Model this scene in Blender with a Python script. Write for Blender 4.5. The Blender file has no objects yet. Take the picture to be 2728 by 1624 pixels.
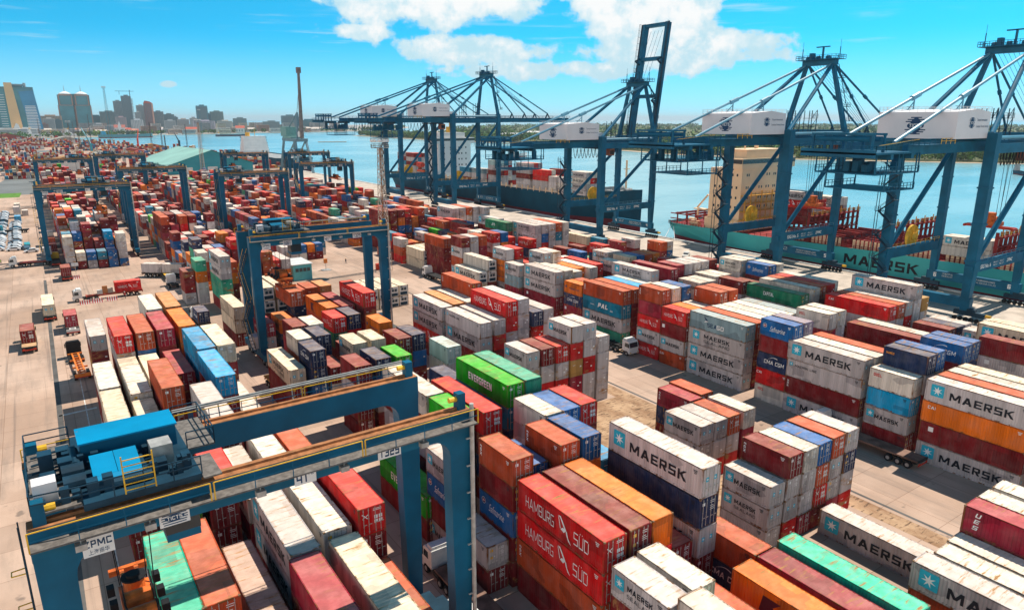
import bpy, bmesh, math, random
from mathutils import Vector, Matrix
sc = bpy.context.scene
COL = sc.collection
R = math.radians
PI = math.pi

# ------------------------------------------------------------------ helpers
class MB:
    """collects faces and links them as one mesh object"""
    def __init__(s): s.v = []; s.f = []; s.m = []
    def face(s, pts, m=0):
        n = len(s.v); s.v += [tuple(p) for p in pts]; s.f.append(tuple(range(n, n + len(pts)))); s.m.append(m)
    def box(s, x0, y0, z0, x1, y1, z1, m=0):
        n = len(s.v)
        s.v += [(x0,y0,z0),(x1,y0,z0),(x1,y1,z0),(x0,y1,z0),(x0,y0,z1),(x1,y0,z1),(x1,y1,z1),(x0,y1,z1)]
        for q in ((0,3,2,1),(4,5,6,7),(0,1,5,4),(1,2,6,5),(2,3,7,6),(3,0,4,7)):
            s.f.append(tuple(n+i for i in q)); s.m.append(m)
    def beam(s, p, q, w, h=None, m=0, w2=None, h2=None):
        h = h or w; w2 = w2 or w; h2 = h2 or (h if w2 == w else h * w2 / w)
        p = Vector(p); q = Vector(q); d = (q - p)
        if d.length < 1e-6: return
        d.normalize()
        up = Vector((0,0,1)) if abs(d.z) < .95 else Vector((0,1,0))
        a = d.cross(up).normalized(); b = a.cross(d).normalized()
        n = len(s.v)
        for c, ww, hh in ((p, w, h), (q, w2, h2)):
            for i, j in ((-1,-1),(1,-1),(1,1),(-1,1)):
                s.v.append(tuple(c + a*(i*ww/2) + b*(j*hh/2)))
        for k in range(4):
            l = (k+1) % 4
            s.f.append((n+k, n+l, n+4+l, n+4+k)); s.m.append(m)
        s.f.append((n+3,n+2,n+1,n)); s.m.append(m); s.f.append((n+4,n+5,n+6,n+7)); s.m.append(m)
    def tube(s, p, q, r, k=8, m=0, r2=None):
        r2 = r if r2 is None else r2
        p = Vector(p); q = Vector(q); d = (q - p).normalized()
        up = Vector((0,0,1)) if abs(d.z) < .95 else Vector((0,1,0))
        a = d.cross(up).normalized(); b = a.cross(d).normalized()
        n = len(s.v)
        for c, rr in ((p, r), (q, r2)):
            for i in range(k):
                t = 2*PI*i/k; s.v.append(tuple(c + a*(math.cos(t)*rr) + b*(math.sin(t)*rr)))
        for i in range(k):
            j = (i+1) % k; s.f.append((n+i, n+j, n+k+j, n+k+i)); s.m.append(m)
        s.f.append(tuple(n+i for i in reversed(range(k)))); s.m.append(m)
        s.f.append(tuple(n+k+i for i in range(k))); s.m.append(m)
    def path(s, pts, w, m=0):
        for a, b in zip(pts, pts[1:]): s.beam(a, b, w, w, m)
    def prism(s, poly, axis, a0, a1, m=0):
        """poly: 2D outline in the two other axes, extruded along axis ('x','y','z')"""
        def P(u, v, t):
            return {'x': (t,u,v), 'y': (u,t,v), 'z': (u,v,t)}[axis]
        k = len(poly); n = len(s.v)
        s.v += [P(u,v,a0) for u,v in poly] + [P(u,v,a1) for u,v in poly]
        for i in range(k):
            j = (i+1) % k; s.f.append((n+i, n+j, n+k+j, n+k+i)); s.m.append(m)
        s.f.append(tuple(n+i for i in reversed(range(k)))); s.m.append(m)
        s.f.append(tuple(n+k+i for i in range(k))); s.m.append(m)
    def wheel(s, c, r, w, axis='x', k=14, m=0):
        d = Vector((1,0,0)) if axis == 'x' else Vector((0,1,0))
        s.tube(Vector(c) - d*w/2, Vector(c) + d*w/2, r, k, m)
    def rail(s, pts, h=1.05, step=2.0, w=.05, m=0):
        """handrail with posts along a polyline (feet points)"""
        for a, b in zip(pts, pts[1:]):
            a = Vector(a); b = Vector(b); L = (b-a).length; n = max(1, int(round(L/step)))
            for z in (h, h*.55):
                s.beam(a + Vector((0,0,z)), b + Vector((0,0,z)), w, w, m)
            for i in range(n+1):
                c = a.lerp(b, i/n); s.beam(c, c + Vector((0,0,h)), w, w, m)
    def add(s, o, mat=Matrix()):
        n = len(s.v); s.v += [tuple(mat @ Vector(p)) for p in o.v]
        s.f += [tuple(n+i for i in q) for q in o.f]; s.m += o.m
    def mesh(s, name, mats, smooth=False):
        me = bpy.data.meshes.new(name); me.from_pydata(s.v, [], s.f)
        if not isinstance(mats, (list, tuple)): mats = [mats]
        for x in mats: me.materials.append(x)
        if len(mats) > 1: me.polygons.foreach_set('material_index', [min(i, len(mats)-1) for i in s.m])
        bm = bmesh.new(); bm.from_mesh(me); bmesh.ops.recalc_face_normals(bm, faces=bm.faces); bm.to_mesh(me); bm.free()
        if smooth: me.polygons.foreach_set('use_smooth', [True]*len(me.polygons))
        me.update(); return me
    def build(s, name, mats, parent=None, loc=(0,0,0), rz=0, smooth=False):
        return link(name, s.mesh(name, mats, smooth), parent, loc, rz)

def link(name, me, parent=None, loc=(0,0,0), rz=0):
    o = bpy.data.objects.new(name, me); COL.objects.link(o)
    o.location = loc; o.rotation_euler = (0,0,rz)
    if parent: o.parent = parent
    return o
def empty(name, loc=(0,0,0), rz=0):
    return link(name, None, None, loc, rz)
def tag(o, label=None, cat=None, group=None, kind=None):
    if label: o['label'] = label
    if cat: o['category'] = cat
    if group: o['group'] = group
    if kind: o['kind'] = kind
    return o
def kids(o):
    return [c for c in CH.get(o.name, [])]
def copy_tree(o, loc=None, rz=None, label=None):
    """a copy of a thing with copies of its parts and sub-parts (mesh data shared)"""
    def cp(x, par):
        c = x.copy(); COL.objects.link(c)
        if par: c.parent = par
        for ch in list(x.children): cp(ch, c)
        return c
    c = cp(o, None)
    if loc is not None: c.location = loc
    if rz is not None: c.rotation_euler = (0,0,rz)
    if label: c['label'] = label
    return c

# ------------------------------------------------------------------ materials
def newmat(name):
    m = bpy.data.materials.new(name); m.use_nodes = True
    nt = m.node_tree; nt.nodes.clear()
    out = nt.nodes.new('ShaderNodeOutputMaterial'); b = nt.nodes.new('ShaderNodeBsdfPrincipled')
    nt.links.new(b.outputs[0], out.inputs[0])
    return m, nt, b
def N(nt, t, **kw):
    n = nt.nodes.new('ShaderNode' + t)
    for k, v in kw.items():
        if hasattr(n, k): setattr(n, k, v)
        else: n.inputs[k].default_value = v
    return n
def mixc(nt, fac, a, b, mode='MIX'):
    n = nt.nodes.new('ShaderNodeMix'); n.data_type = 'RGBA'; n.blend_type = mode
    for sock, val in ((n.inputs[0], fac), (n.inputs[6], a), (n.inputs[7], b)):
        if hasattr(val, 'links') or hasattr(val, 'is_output'): nt.links.new(val, sock)
        elif isinstance(val, (int, float)): sock.default_value = val
        else: sock.default_value = (*val, 1)
    return n.outputs[2]
def ramp(nt, src, a, b):
    n = nt.nodes.new('ShaderNodeMapRange'); n.interpolation_type = 'SMOOTHSTEP'
    n.inputs[1].default_value = a; n.inputs[2].default_value = b
    nt.links.new(src, n.inputs[0]); return n.outputs[0]
def noise(nt, scale, vec=None, detail=4, rough=.55, stretch=None):
    n = nt.nodes.new('ShaderNodeTexNoise'); n.inputs['Scale'].default_value = scale
    n.inputs['Detail'].default_value = detail; n.inputs['Roughness'].default_value = rough
    if vec is not None:
        if stretch:
            mp = nt.nodes.new('ShaderNodeMapping'); mp.inputs['Scale'].default_value = stretch
            nt.links.new(vec, mp.inputs[0]); vec = mp.outputs[0]
        nt.links.new(vec, n.inputs['Vector'])
    return n.outputs[0]
def plain(name, col, rough=.6, metal=0, var=.12, scale=.6, rust=0, spec=.3):
    """painted / raw surface with slight tonal variation and optional rust patches"""
    m, nt, b = newmat(name)
    tc = N(nt, 'TexCoord'); o = tc.outputs['Object']
    n1 = noise(nt, scale, o, 5)
    c = mixc(nt, ramp(nt, n1, .3, .7), [x*(1-var) for x in col], [min(1, x*(1+var)) for x in col])
    if rust:
        n2 = noise(nt, scale*2.3, o, 6, .65)
        c = mixc(nt, ramp(nt, n2, .72-rust*.3, .85-rust*.2), c, (.16,.06,.025))
    nt.links.new(c, b.inputs['Base Color'])
    b.inputs['Roughness'].default_value = rough; b.inputs['Metallic'].default_value = metal
    b.inputs['Specular IOR Level'].default_value = spec
    return m

def container_paint(name, roof=False, attr=False, frame=False):
    """ship container paint: own colour per object, dirt and rust that stay put"""
    m, nt, b = newmat(name)
    tc = N(nt, 'TexCoord'); o = tc.outputs['Object']
    if attr:
        at = N(nt, 'Attribute', attribute_name='paint'); col = at.outputs['Color']
        geo = N(nt, 'NewGeometry'); o = geo.outputs['Position']; rnd = None
    else:
        oi = N(nt, 'ObjectInfo'); col = oi.outputs['Color']; rnd = oi.outputs['Random']
    # shift texture per object
    if rnd is not None:
        mul = N(nt, 'VectorMath', operation='SCALE'); cmb = N(nt, 'CombineXYZ')
        nt.links.new(rnd, cmb.inputs[0]); nt.links.new(rnd, cmb.inputs[1]); nt.links.new(cmb.outputs[0], mul.inputs[0]); mul.inputs['Scale'].default_value = 97.
        ad = N(nt, 'VectorMath', operation='ADD'); nt.links.new(o, ad.inputs[0]); nt.links.new(mul.outputs[0], ad.inputs[1]); o = ad.outputs[0]
    d1 = noise(nt, .55, o, 5, .6)
    col2 = mixc(nt, ramp(nt, d1, .35, .75), col, mixc(nt, .12, col, (.5,.45,.4)))
    bd = noise(nt, 1.1, o, 3, .5, (1, 1, .05))           # panel-to-panel fading and repainted patches
    col2 = mixc(nt, ramp(nt, bd, .32, .68), mixc(nt, 1, col2, (.80,.79,.78), 'MULTIPLY'), mixc(nt, 1, col2, (1.12,1.10,1.09), 'MULTIPLY'))
    vo = N(nt, 'TexVoronoi', distance='CHEBYCHEV'); vo.inputs['Scale'].default_value = .42; vm = N(nt, 'Mapping'); vm.inputs['Scale'].default_value = (1, .8, 1.3); nt.links.new(o, vm.inputs[0]); nt.links.new(vm.outputs[0], vo.inputs['Vector'])
    vs = N(nt, 'SeparateColor'); nt.links.new(vo.outputs['Color'], vs.inputs[0])
    col2 = mixc(nt, ramp(nt, vs.outputs[0], .86, .87), col2, mixc(nt, 1, col2, (.70,.70,.72), 'MULTIPLY'))
    if roof or attr:                                   # chalky bleached tops, partly sunlit paleness put into the colour
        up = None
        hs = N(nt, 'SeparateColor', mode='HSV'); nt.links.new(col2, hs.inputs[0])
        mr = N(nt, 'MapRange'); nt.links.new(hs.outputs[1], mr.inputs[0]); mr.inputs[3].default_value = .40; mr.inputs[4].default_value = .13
        chalk_sunlit = mixc(nt, mr.outputs[0], mixc(nt, 1, col2, (1.22,1.22,1.22), 'MULTIPLY'), (.82,.64,.48))
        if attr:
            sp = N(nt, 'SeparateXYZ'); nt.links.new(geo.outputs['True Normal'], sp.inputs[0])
            col2 = mixc(nt, ramp(nt, sp.outputs[2], .8, .9), col2, chalk_sunlit)
        else: col2 = chalk_sunlit
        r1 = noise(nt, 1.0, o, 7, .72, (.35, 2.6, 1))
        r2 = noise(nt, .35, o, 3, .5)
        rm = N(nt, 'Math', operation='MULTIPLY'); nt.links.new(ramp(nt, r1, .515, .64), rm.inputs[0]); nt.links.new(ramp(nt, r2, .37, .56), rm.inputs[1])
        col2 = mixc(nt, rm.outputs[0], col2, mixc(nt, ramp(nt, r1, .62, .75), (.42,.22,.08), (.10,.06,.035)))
    if not roof:
        r1 = noise(nt, .8, o, 6, .7, (1, 1.6, .28))
        r2 = noise(nt, .5, o, 3, .5)
        rm = N(nt, 'Math', operation='MULTIPLY'); nt.links.new(ramp(nt, r1, *((.46, .62) if frame else (.62, .76))), rm.inputs[0]); nt.links.new(ramp(nt, r2, *((.30, .55) if frame else (.46, .64))), rm.inputs[1])
        col2 = mixc(nt, rm.outputs[0], col2, (.20,.085,.03))
        grime = noise(nt, 2.2, o, 6, .65, (1,1,.10))
        col2 = mixc(nt, ramp(nt, grime, .52, .70), col2, mixc(nt, .34, col2, (.07,.045,.03)))
    nt.links.new(col2, b.inputs['Base Color'])
    b.inputs['Roughness'].default_value = .65; b.inputs['Specular IOR Level'].default_value = .08
    return m

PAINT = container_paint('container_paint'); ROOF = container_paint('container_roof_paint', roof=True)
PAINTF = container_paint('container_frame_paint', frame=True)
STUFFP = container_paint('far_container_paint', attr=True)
STEEL = plain('corner_steel', (.22,.13,.07), .7, .2, .3, 3)
GALV = plain('galvanised_steel', (.42,.40,.37), .5, .3, .2, 2)
CRANE = plain('crane_blue_paint', (.003,.105,.19), .5, 0, .22, .25, .12, .2)
CRANE2 = plain('trolley_house_blue', (.0,.22,.42), .45, 0, .15, .3, .1, .25)
CRANED = plain('crane_dark_steel', (.008,.04,.07), .55, .1, .3, .5)
PIPEB = plain('pale_blue_pipe', (.10,.26,.36), .4, 0, .1, .3)
YEL = plain('safety_yellow', (.75,.42,.03), .5, 0, .2, 1)
GRATE = plain('walkway_grating', (.16,.14,.125), .8, .1, .3, 3)
RUSTRAIL = plain('rail_rust', (.36,.15,.06), .8, .1, .3, 2)
BLACK = plain('black_rubber', (.012,.012,.014), .8)
WHITE = plain('white_paint', (.78,.77,.75), .5, 0, .06, .4)
OFFW = plain('machine_house_white', (.74,.70,.70), .5, 0, .05, .15)
INK = plain('black_lettering', (.008,.012,.02), .6); INKW = plain('white_lettering', (.82,.82,.80), .6, 0, .05)
INKB = plain('dark_blue_lettering', (.01,.05,.12), .6); INKR = plain('red_lettering', (.6,.02,.02), .6)
INKO = plain('orange_lettering', (.85,.3,.02), .6); INKD = plain('brown_lettering', (.10,.015,.03), .6)
STARB = plain('star_square_blue', (.02,.42,.58), .55, 0, .12, 2)
SPRO = plain('spreader_orange', (.62,.13,.02), .6, 0, .35, 1.2, .45)
SPRR = plain('spreader_red', (.55,.04,.015), .6, 0, .25, 1, .2)
GLASS = plain('dark_glass', (.015,.03,.04), .12, 0, .1, 1, 0, .6)
CABW = plain('truck_white', (.72,.71,.68), .4, 0, .08, 1, 0, .5)
WOOD = plain('trailer_deck', (.17,.10,.075), .85, 0, .45, .6, .2)
CHAS = plain('chassis_dark', (.03,.028,.027), .7, .1, .3, 2)
ORCH = plain('chassis_orange', (.75,.20,.03), .55, 0, .2, 1)
REDCH = plain('chassis_red', (.35,.05,.025), .6, 0, .3, 1)
CONCW = plain('pale_metal_roof', (.6,.6,.58), .6, 0, .1, .6)

# ------------------------------------------------------------------ lettering
_tx = {}
def _glyph(ch, t):
    """block letter as strokes: list of quads in a unit-high box, and its width"""
    w = {'M':1.12,'I':t,'1':.45,'W':1.2,'.':t,' ':.35,"'":t,'N':.86,'A':.98,'K':.90,'V':.98}.get(ch, .78); q = []
    H = lambda y, a=0, b=None: q.append([(a,min(1-t,max(0,y-t/2))),(b if b is not None else w,min(1-t,max(0,y-t/2))),(b if b is not None else w,min(1,max(t,y+t/2))),(a,min(1,max(t,y+t/2)))])
    def V(x, a=0, b=1): x = min(w-t, max(0, x)); q.append([(x,a),(x+t,a),(x+t,b),(x,b)])
    def G(x0, y0, x1, y1, k=1.25): h = t*k/2; q.append([(x0-h,y0),(x0+h,y0),(x1+h,y1),(x1-h,y1)])
    h = t*.62
    if ch == 'M': V(0); V(w); G(h,1,w/2,.2); G(w-h,1,w/2,.2)
    elif ch == 'A': G(h,0,w/2,1); G(w-h,0,w/2,1); H(.3,w*.22,w*.78)
    elif ch == 'E': V(0); H(1); H(.5,0,w*.92); H(0)
    elif ch == 'R': V(0); H(1,0,w*.94); H(.47,0,w*.94); V(w,.42,.95); G(w*.5,.45,w-h,0)
    elif ch == 'S': H(1); H(.5); H(0); V(0,.5,.96); V(w,.04,.5)
    elif ch == 'K': V(0); G(t*.8,.5,w-h,1,1.4); G(w*.36,.62,w-h,0,1.4)
    elif ch == 'H': V(0); V(w); H(.5)
    elif ch == 'B': V(0); H(1,0,w*.92); H(.5,0,w*.94); H(0,0,w*.95); V(w,.06,.46); V(w*.97,.54,.95)
    elif ch in 'UÜ': V(0,.05); V(w,.05); H(0,t*.3,w-t*.3)
    elif ch == 'G': V(0,.06,.94); H(1,t*.3,w); H(0,t*.3,w); V(w,0,.5); H(.46,w*.5,w)
    elif ch == 'D': V(0); H(1,0,w*.86); H(0,0,w*.86); V(w,.1,.9)
    elif ch == 'N': V(0); V(w); G(h,1,w-h,0)
    elif ch == 'V': G(h,1,w/2,0); G(w-h,1,w/2,0)
    elif ch == 'C': V(0,.06,.94); H(1,t*.3,w); H(0,t*.3,w); V(w,.74,.94); V(w,.06,.26)
    elif ch == 'L': V(0); H(0)
    elif ch in 'I.': V(0,0,1 if ch == 'I' else t)
    elif ch == "'": V(0,.7,1)
    elif ch == 'T': H(1); V(w/2-t/2)
    elif ch == 'P': V(0); H(1,0,w*.94); H(.45,0,w*.94); V(w,.42,.95)
    elif ch == 'Z': H(1); H(0); G(h,t*.5,w-h,1-t*.5)
    elif ch in 'O0': V(0,.06,.94); V(w,.06,.94); H(1,t*.3,w-t*.3); H(0,t*.3,w-t*.3)
    elif ch == 'J': V(w,.05); H(0,0,w-t*.3); V(0,.05,.35)
    elif ch == 'Y': G(h,1,w/2,.45); G(w-h,1,w/2,.45); V(w/2-t/2,0,.5)
    elif ch == '1': V(w)
    elif ch == '2': H(1); H(.5); H(0); V(w,.5,.96); V(0,.04,.5)
    elif ch == '3': H(1); H(.5,w*.2); H(0); V(w,.04,.96)
    elif ch == '4': V(0,.42,1); H(.42); V(w*.8)
    elif ch == '5': H(1); H(.5); H(0); V(0,.5,1); V(w,.04,.5)
    elif ch == '6': H(1); H(.5); H(0); V(0,.04,.96); V(w,.04,.5)
    elif ch == '7': H(1); V(w)
    elif ch == '8': H(1); H(.5); H(0); V(0,.04,.96); V(w,.04,.96)
    elif ch == '9': H(1); H(.5); H(0); V(0,.5,.96); V(w,.04,.96)
    if ch == 'Ü': q += [[(w*.2,1.1),(w*.2+t,1.1),(w*.2+t,1.1+t),(w*.2,1.1+t)],[(w*.8-t,1.1),(w*.8,1.1),(w*.8,1.1+t),(w*.8-t,1.1+t)]]
    return q, w
def text_mesh(s, h, w=None, bold=.0, shear=0, spacing=1.0, mat=INK, ext=.006):
    """flat lettering in local x (reading) / y (up), centred; h cap height, w total width"""
    key = (s, h, w, bold, shear, spacing, mat.name)
    if key in _tx: return _tx[key]
    mb = MB()
    if all(c in "MAERSKHBUÜGDNVCLITPZOJYW0123456789. '" for c in s) and 'W' not in s and 'w' not in s:
        t = .115+max(-.02, bold)*2.6; x = 0; k = 0
        for ch in s:
            q, gw = _glyph(ch, t)
            for r in q:
                mb.face([(x+u+shear*.8*v, v, .0006*k) for u, v in r]); k += 1
            x += gw+.20*spacing
        x -= .20*spacing; sx = (w/x) if w else h
        mb.v = [((a-x/2)*sx, (b-.5)*h, c) for a, b, c in mb.v]
        _tx[key] = mb; return mb
    cu = bpy.data.curves.new('lettering', 'FONT'); cu.body = s; cu.size = 1.0; cu.offset = min(bold, .012); cu.shear = shear
    cu.space_character = spacing; cu.resolution_u = 3; cu.extrude = 0
    ob = bpy.data.objects.new('lettering', cu); COL.objects.link(ob)
    bpy.context.view_layer.update()
    dg = bpy.context.evaluated_depsgraph_get()
    me = bpy.data.meshes.new_from_object(ob.evaluated_get(dg))
    bpy.data.objects.remove(ob); bpy.data.curves.remove(cu)
    xs = [v.co.x for v in me.vertices]; ys = [v.co.y for v in me.vertices]
    x0, x1, y0, y1 = min(xs), max(xs), min(ys), max(ys)
    sy = h/(y1-y0); sx = (w/(x1-x0)) if w else sy
    for v in me.vertices: mb.v.append(((v.co.x-(x0+x1)/2)*sx, (v.co.y-(y0+y1)/2)*sy, 0))
    mb.f = [tuple(p.vertices) for p in me.polygons]; mb.m = [0]*len(mb.f)
    bpy.data.meshes.remove(me)
    _tx[key] = mb; return mb
def star(n, r, r2, rot=0, z=0, m=0):
    mb = MB(); c = (0,0,z)
    pts = [((r if i % 2 == 0 else r2)*math.sin(PI*i/n+rot), (r if i % 2 == 0 else r2)*math.cos(PI*i/n+rot), z) for i in range(2*n)]
    for i in range(2*n): mb.face([c, pts[i-1], pts[i]], m)
    return mb
def rsquare(a, r, z=0, m=0):
    mb = MB(); pts = []
    for k, (sx, sy) in enumerate(((1,1),(-1,1),(-1,-1),(1,-1))):
        for i in range(5):
            t = PI/2*k + PI/8*i; pts.append((sx*(a-r)+r*math.cos(t), sy*(a-r)+r*math.sin(t), z))
    mb.face(pts, m); return mb
def disc(rx, ry, z=0, m=0, k=20):
    mb = MB(); mb.face([(rx*math.cos(2*PI*i/k), ry*math.sin(2*PI*i/k), z) for i in range(k)], m); return mb
def frame_negx(x, y, z):   # local (reading right, up, out) -> a face looking to -X
    return Matrix(((0,0,-1,x),(-1,0,0,y),(0,1,0,z),(0,0,0,1)))
def frame_negy(x, y, z):   # a face looking to -Y
    return Matrix(((1,0,0,x),(0,0,-1,y),(0,1,0,z),(0,0,0,1)))
def sign(parent, s, M, h, w=None, mat=INKW, bold=.02, shear=0, name='lettering'):
    mb = MB(); mb.add(text_mesh(s, h, w, bold, shear, 1, mat), M); return mb.build(name, mat, parent)

SKYTINT = (.11, 2.38, 2.42); SKYS = .072; SUNE = 4.6; EXPO = .42
VEIL = (5.6, 8.4, 9.3); CLOUD_HI = (10.2, 10.35, 10.35); CLOUD_LO = (5.6, 8.3, 9.4)
CLOUDS_AND_FILL = [(28.5, 9.3, 8.8, 3.2, 1.30), (31, 5.4, 9.0, 1.5, .84), (44.2, 8.4, 6.0, 4.4, 1.36), (48.5, 5.0, 7.2, 1.9, 1.12), (38, 3.6, 11, 1.0, .72), (23.5, 6.3, 4, 1.0, .72), (9.0, 2.4, .8, .35, .8), (-1, 9.2, 4, .5, .65),
          (-95, 12, 58, 12, 1.35), (-168, 11, 40, 10, 1.3), (166, 11, 34, 10, 1.3)]  # unseen banks behind and beside the camera, added to brighten shaded sides
HAZE = 5.5e-5

# ------------------------------------------------------------------ containers
CW = 2.438
PAL = {'R':(.62,.008,.010),'D':(.215,.010,.014),'C':(.34,.014,.038),'O':(.78,.17,.008),'o':(.66,.24,.07),'T':(.48,.065,.016),
 'G':(.52,.475,.47),'g':(.24,.36,.40),'W':(.68,.62,.54),'Y':(.68,.57,.42),'K':(.50,.27,.07),'N':(.012,.030,.095),'B':(.004,.115,.34),
 'S':(.0,.31,.58),'P':(.004,.21,.34),'E':(.006,.42,.004),'Q':(.0,.48,.30),'V':(.008,.20,.10),'J':(.03,.34,.21),'q':(.40,.56,.54),'L':(.20,.18,.29),'p':(.44,.30,.25)}
CNAME = {'R':'bright red','D':'dark red','C':'crimson','O':'orange','o':'pale orange','T':'rust red','G':'grey','g':'blue-grey','W':'white','Y':'cream','K':'tan',
 'N':'navy','B':'blue','S':'sky blue','P':'teal blue','E':'bright green','Q':'turquoise','V':'dark green','J':'sea green','q':'pale teal','L':'lilac','p':'pinkish grey'}
_cm = {}
def cbody(L, h, endwall):
    """frame, corrugated sides and far end wall (door end left open unless endwall)"""
    k = ('b', L, h, endwall)
    if k in _cm: return _cm[k]
    b = MB(); W = CW; p = .15; rb = .16; rt = .11
    for x in (0, W-p):
        for y in (0, L-p):
            b.box(x, y, 0, x+p, y+p, h, 2)
    for x in (0, W-.08):
        b.box(x, p, 0, x+.08, L-p, rb, 2); b.box(x, p, h-rt, x+.08, L-p, h-.004, 2)
    for y in (0, L-.1):
        b.box(p, y, 0, W-p, y+.1, rb-.004, 2); b.box(p, y, h-rt-.02, W-p, y+.1, h-.004, 2)
    def corr(fn, a0, a1, per, d):
        n = max(2, int((a1-a0)/per)); st = (a1-a0)/n
        for i in range(n):
            u = a0+i*st; q = [(u, d), (u+st*.25, d), (u+st*.45, 0), (u+st*.8, 0), (u+st, d)]
            for (ua, da), (ub, db) in zip(q, q[1:]): fn(ua, da, ub, db)
    big = .30
    corr(lambda ua,da,ub,db: b.face([(.012+da,ua,rb),(.012+db,ub,rb),(.012+db,ub,h-rt),(.012+da,ua,h-rt)]), p, L-p, big, .04)
    corr(lambda ua,da,ub,db: b.face([(W-.012-da,ua,rb),(W-.012-db,ub,rb),(W-.012-db,ub,h-rt),(W-.012-da,ua,h-rt)]), p, L-p, big, .04)
    corr(lambda ua,da,ub,db: b.face([(ua,L-.012-da,rb),(ub,L-.012-db,rb),(ub,L-.012-db,h-rt),(ua,L-.012-da,h-rt)]), p, W-p, .27, .045)
    if endwall:
        corr(lambda ua,da,ub,db: b.face([(ua,.012+da,rb),(ub,.012+db,rb),(ub,.012+db,h-rt),(ua,.012+da,h-rt)]), p, W-p, .27, .045)
    b.face([(p,p,.05),(W-p,p,.05),(W-p,L-p,.05),(p,L-p,.05)])
    for x in (-.006, W-.166):                          # corner castings
        for y in (-.006, L-.172):
            for z in (0, h-.118): b.box(x, y, z, x+.172, y+.178, z+.121, 1)
    me = b.mesh('container_body', [PAINT, STEEL, PAINTF]); _cm[k] = me; return me
def croof(L):
    k = ('r', L)
    if k in _cm: return _cm[k]
    b = MB(); W = CW; n = int(L/.42); st = (L-.36)/n
    for i in range(n):
        y = .18+i*st
        for (ya, za), (yb, zb) in (((y,0),(y+st*.35,0)),((y+st*.35,0),(y+st*.5,.022)),((y+st*.5,.022),(y+st*.85,.022)),((y+st*.85,.022),(y+st,0))):
            b.face([(.085,ya,za),(W-.085,ya,za),(W-.085,yb,zb),(.085,yb,zb)])
    for y0, y1 in ((.1,.18),(L-.18,L-.1)): b.face([(.085,y0,0),(W-.085,y0,0),(W-.085,y1,0),(.085,y1,0)])
    for x0, x1 in ((.0,.085),(W-.085,W)): b.box(x0,.18,-.08,x1,L-.18,.012)
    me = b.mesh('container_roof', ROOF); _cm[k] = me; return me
def cdoor(h, side, rods):
    k = ('d', h, side, rods)
    if k in _cm: return _cm[k]
    b = MB(); x0, x1 = (.155, CW/2-.008) if side == 0 else (CW/2+.008, CW-.155)
    b.box(x0, .035, .165, x1, .075, h-.135)
    zs = [.165+(h-.3)*t for t in (0,.2,.4,.6,.8,1)]
    for za, zb in zip(zs, zs[1:]): b.box(x0+.07, .022, za+.05, x1-.07, .036, zb-.05)
    if rods:
        for t in (.28, .72):
            x = x0+(x1-x0)*t; b.box(x-.022, -.008, .1, x+.022, .03, h-.09, 1); b.box(x-.02, -.02, .95, x+.30, .004, 1.02, 1)
    me = b.mesh('container_door', [PAINT, GALV]); _cm[k] = me; return me
def crod(h):
    k = ('l', h)
    if k in _cm: return _cm[k]
    b = MB(); b.box(-.024,-.012,.1,.024,.02,h-.09); b.box(-.02,-.022,.95,.28,.0,1.02)
    for z in (.25, .8, 1.5, h-.3): b.box(-.05,-.016,z,.05,.022,z+.06)
    me = b.mesh('lock_rod', GALV); _cm[k] = me; return me
def creefer(h):
    k = ('f', h)
    if k in _cm: return _cm[k]
    b = MB(); W = CW
    b.box(.16,.03,.17,W-.16,.09,h-.13,0); b.box(.3,.0,.25,W-.3,.05,1.0,1); b.box(.42,-.02,1.25,W-.42,.04,h-.45,2)
    b.tube((.85,-.03,1.68),(.85,-.01,1.68),.3,14,1); b.tube((1.6,-.03,1.68),(1.6,-.01,1.68),.3,14,1); b.box(.35,-.03,h-.4,.9,.03,h-.2,1)
    me = b.mesh('refrigeration_unit', [WHITE, CRANED, GALV]); _cm[k] = me; return me
LM = [INK, INKW, INKB, INKR, INKO, INKD, STARB, YEL, GALV]
LI = {m.name: i for i, m in enumerate(LM)}
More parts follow.
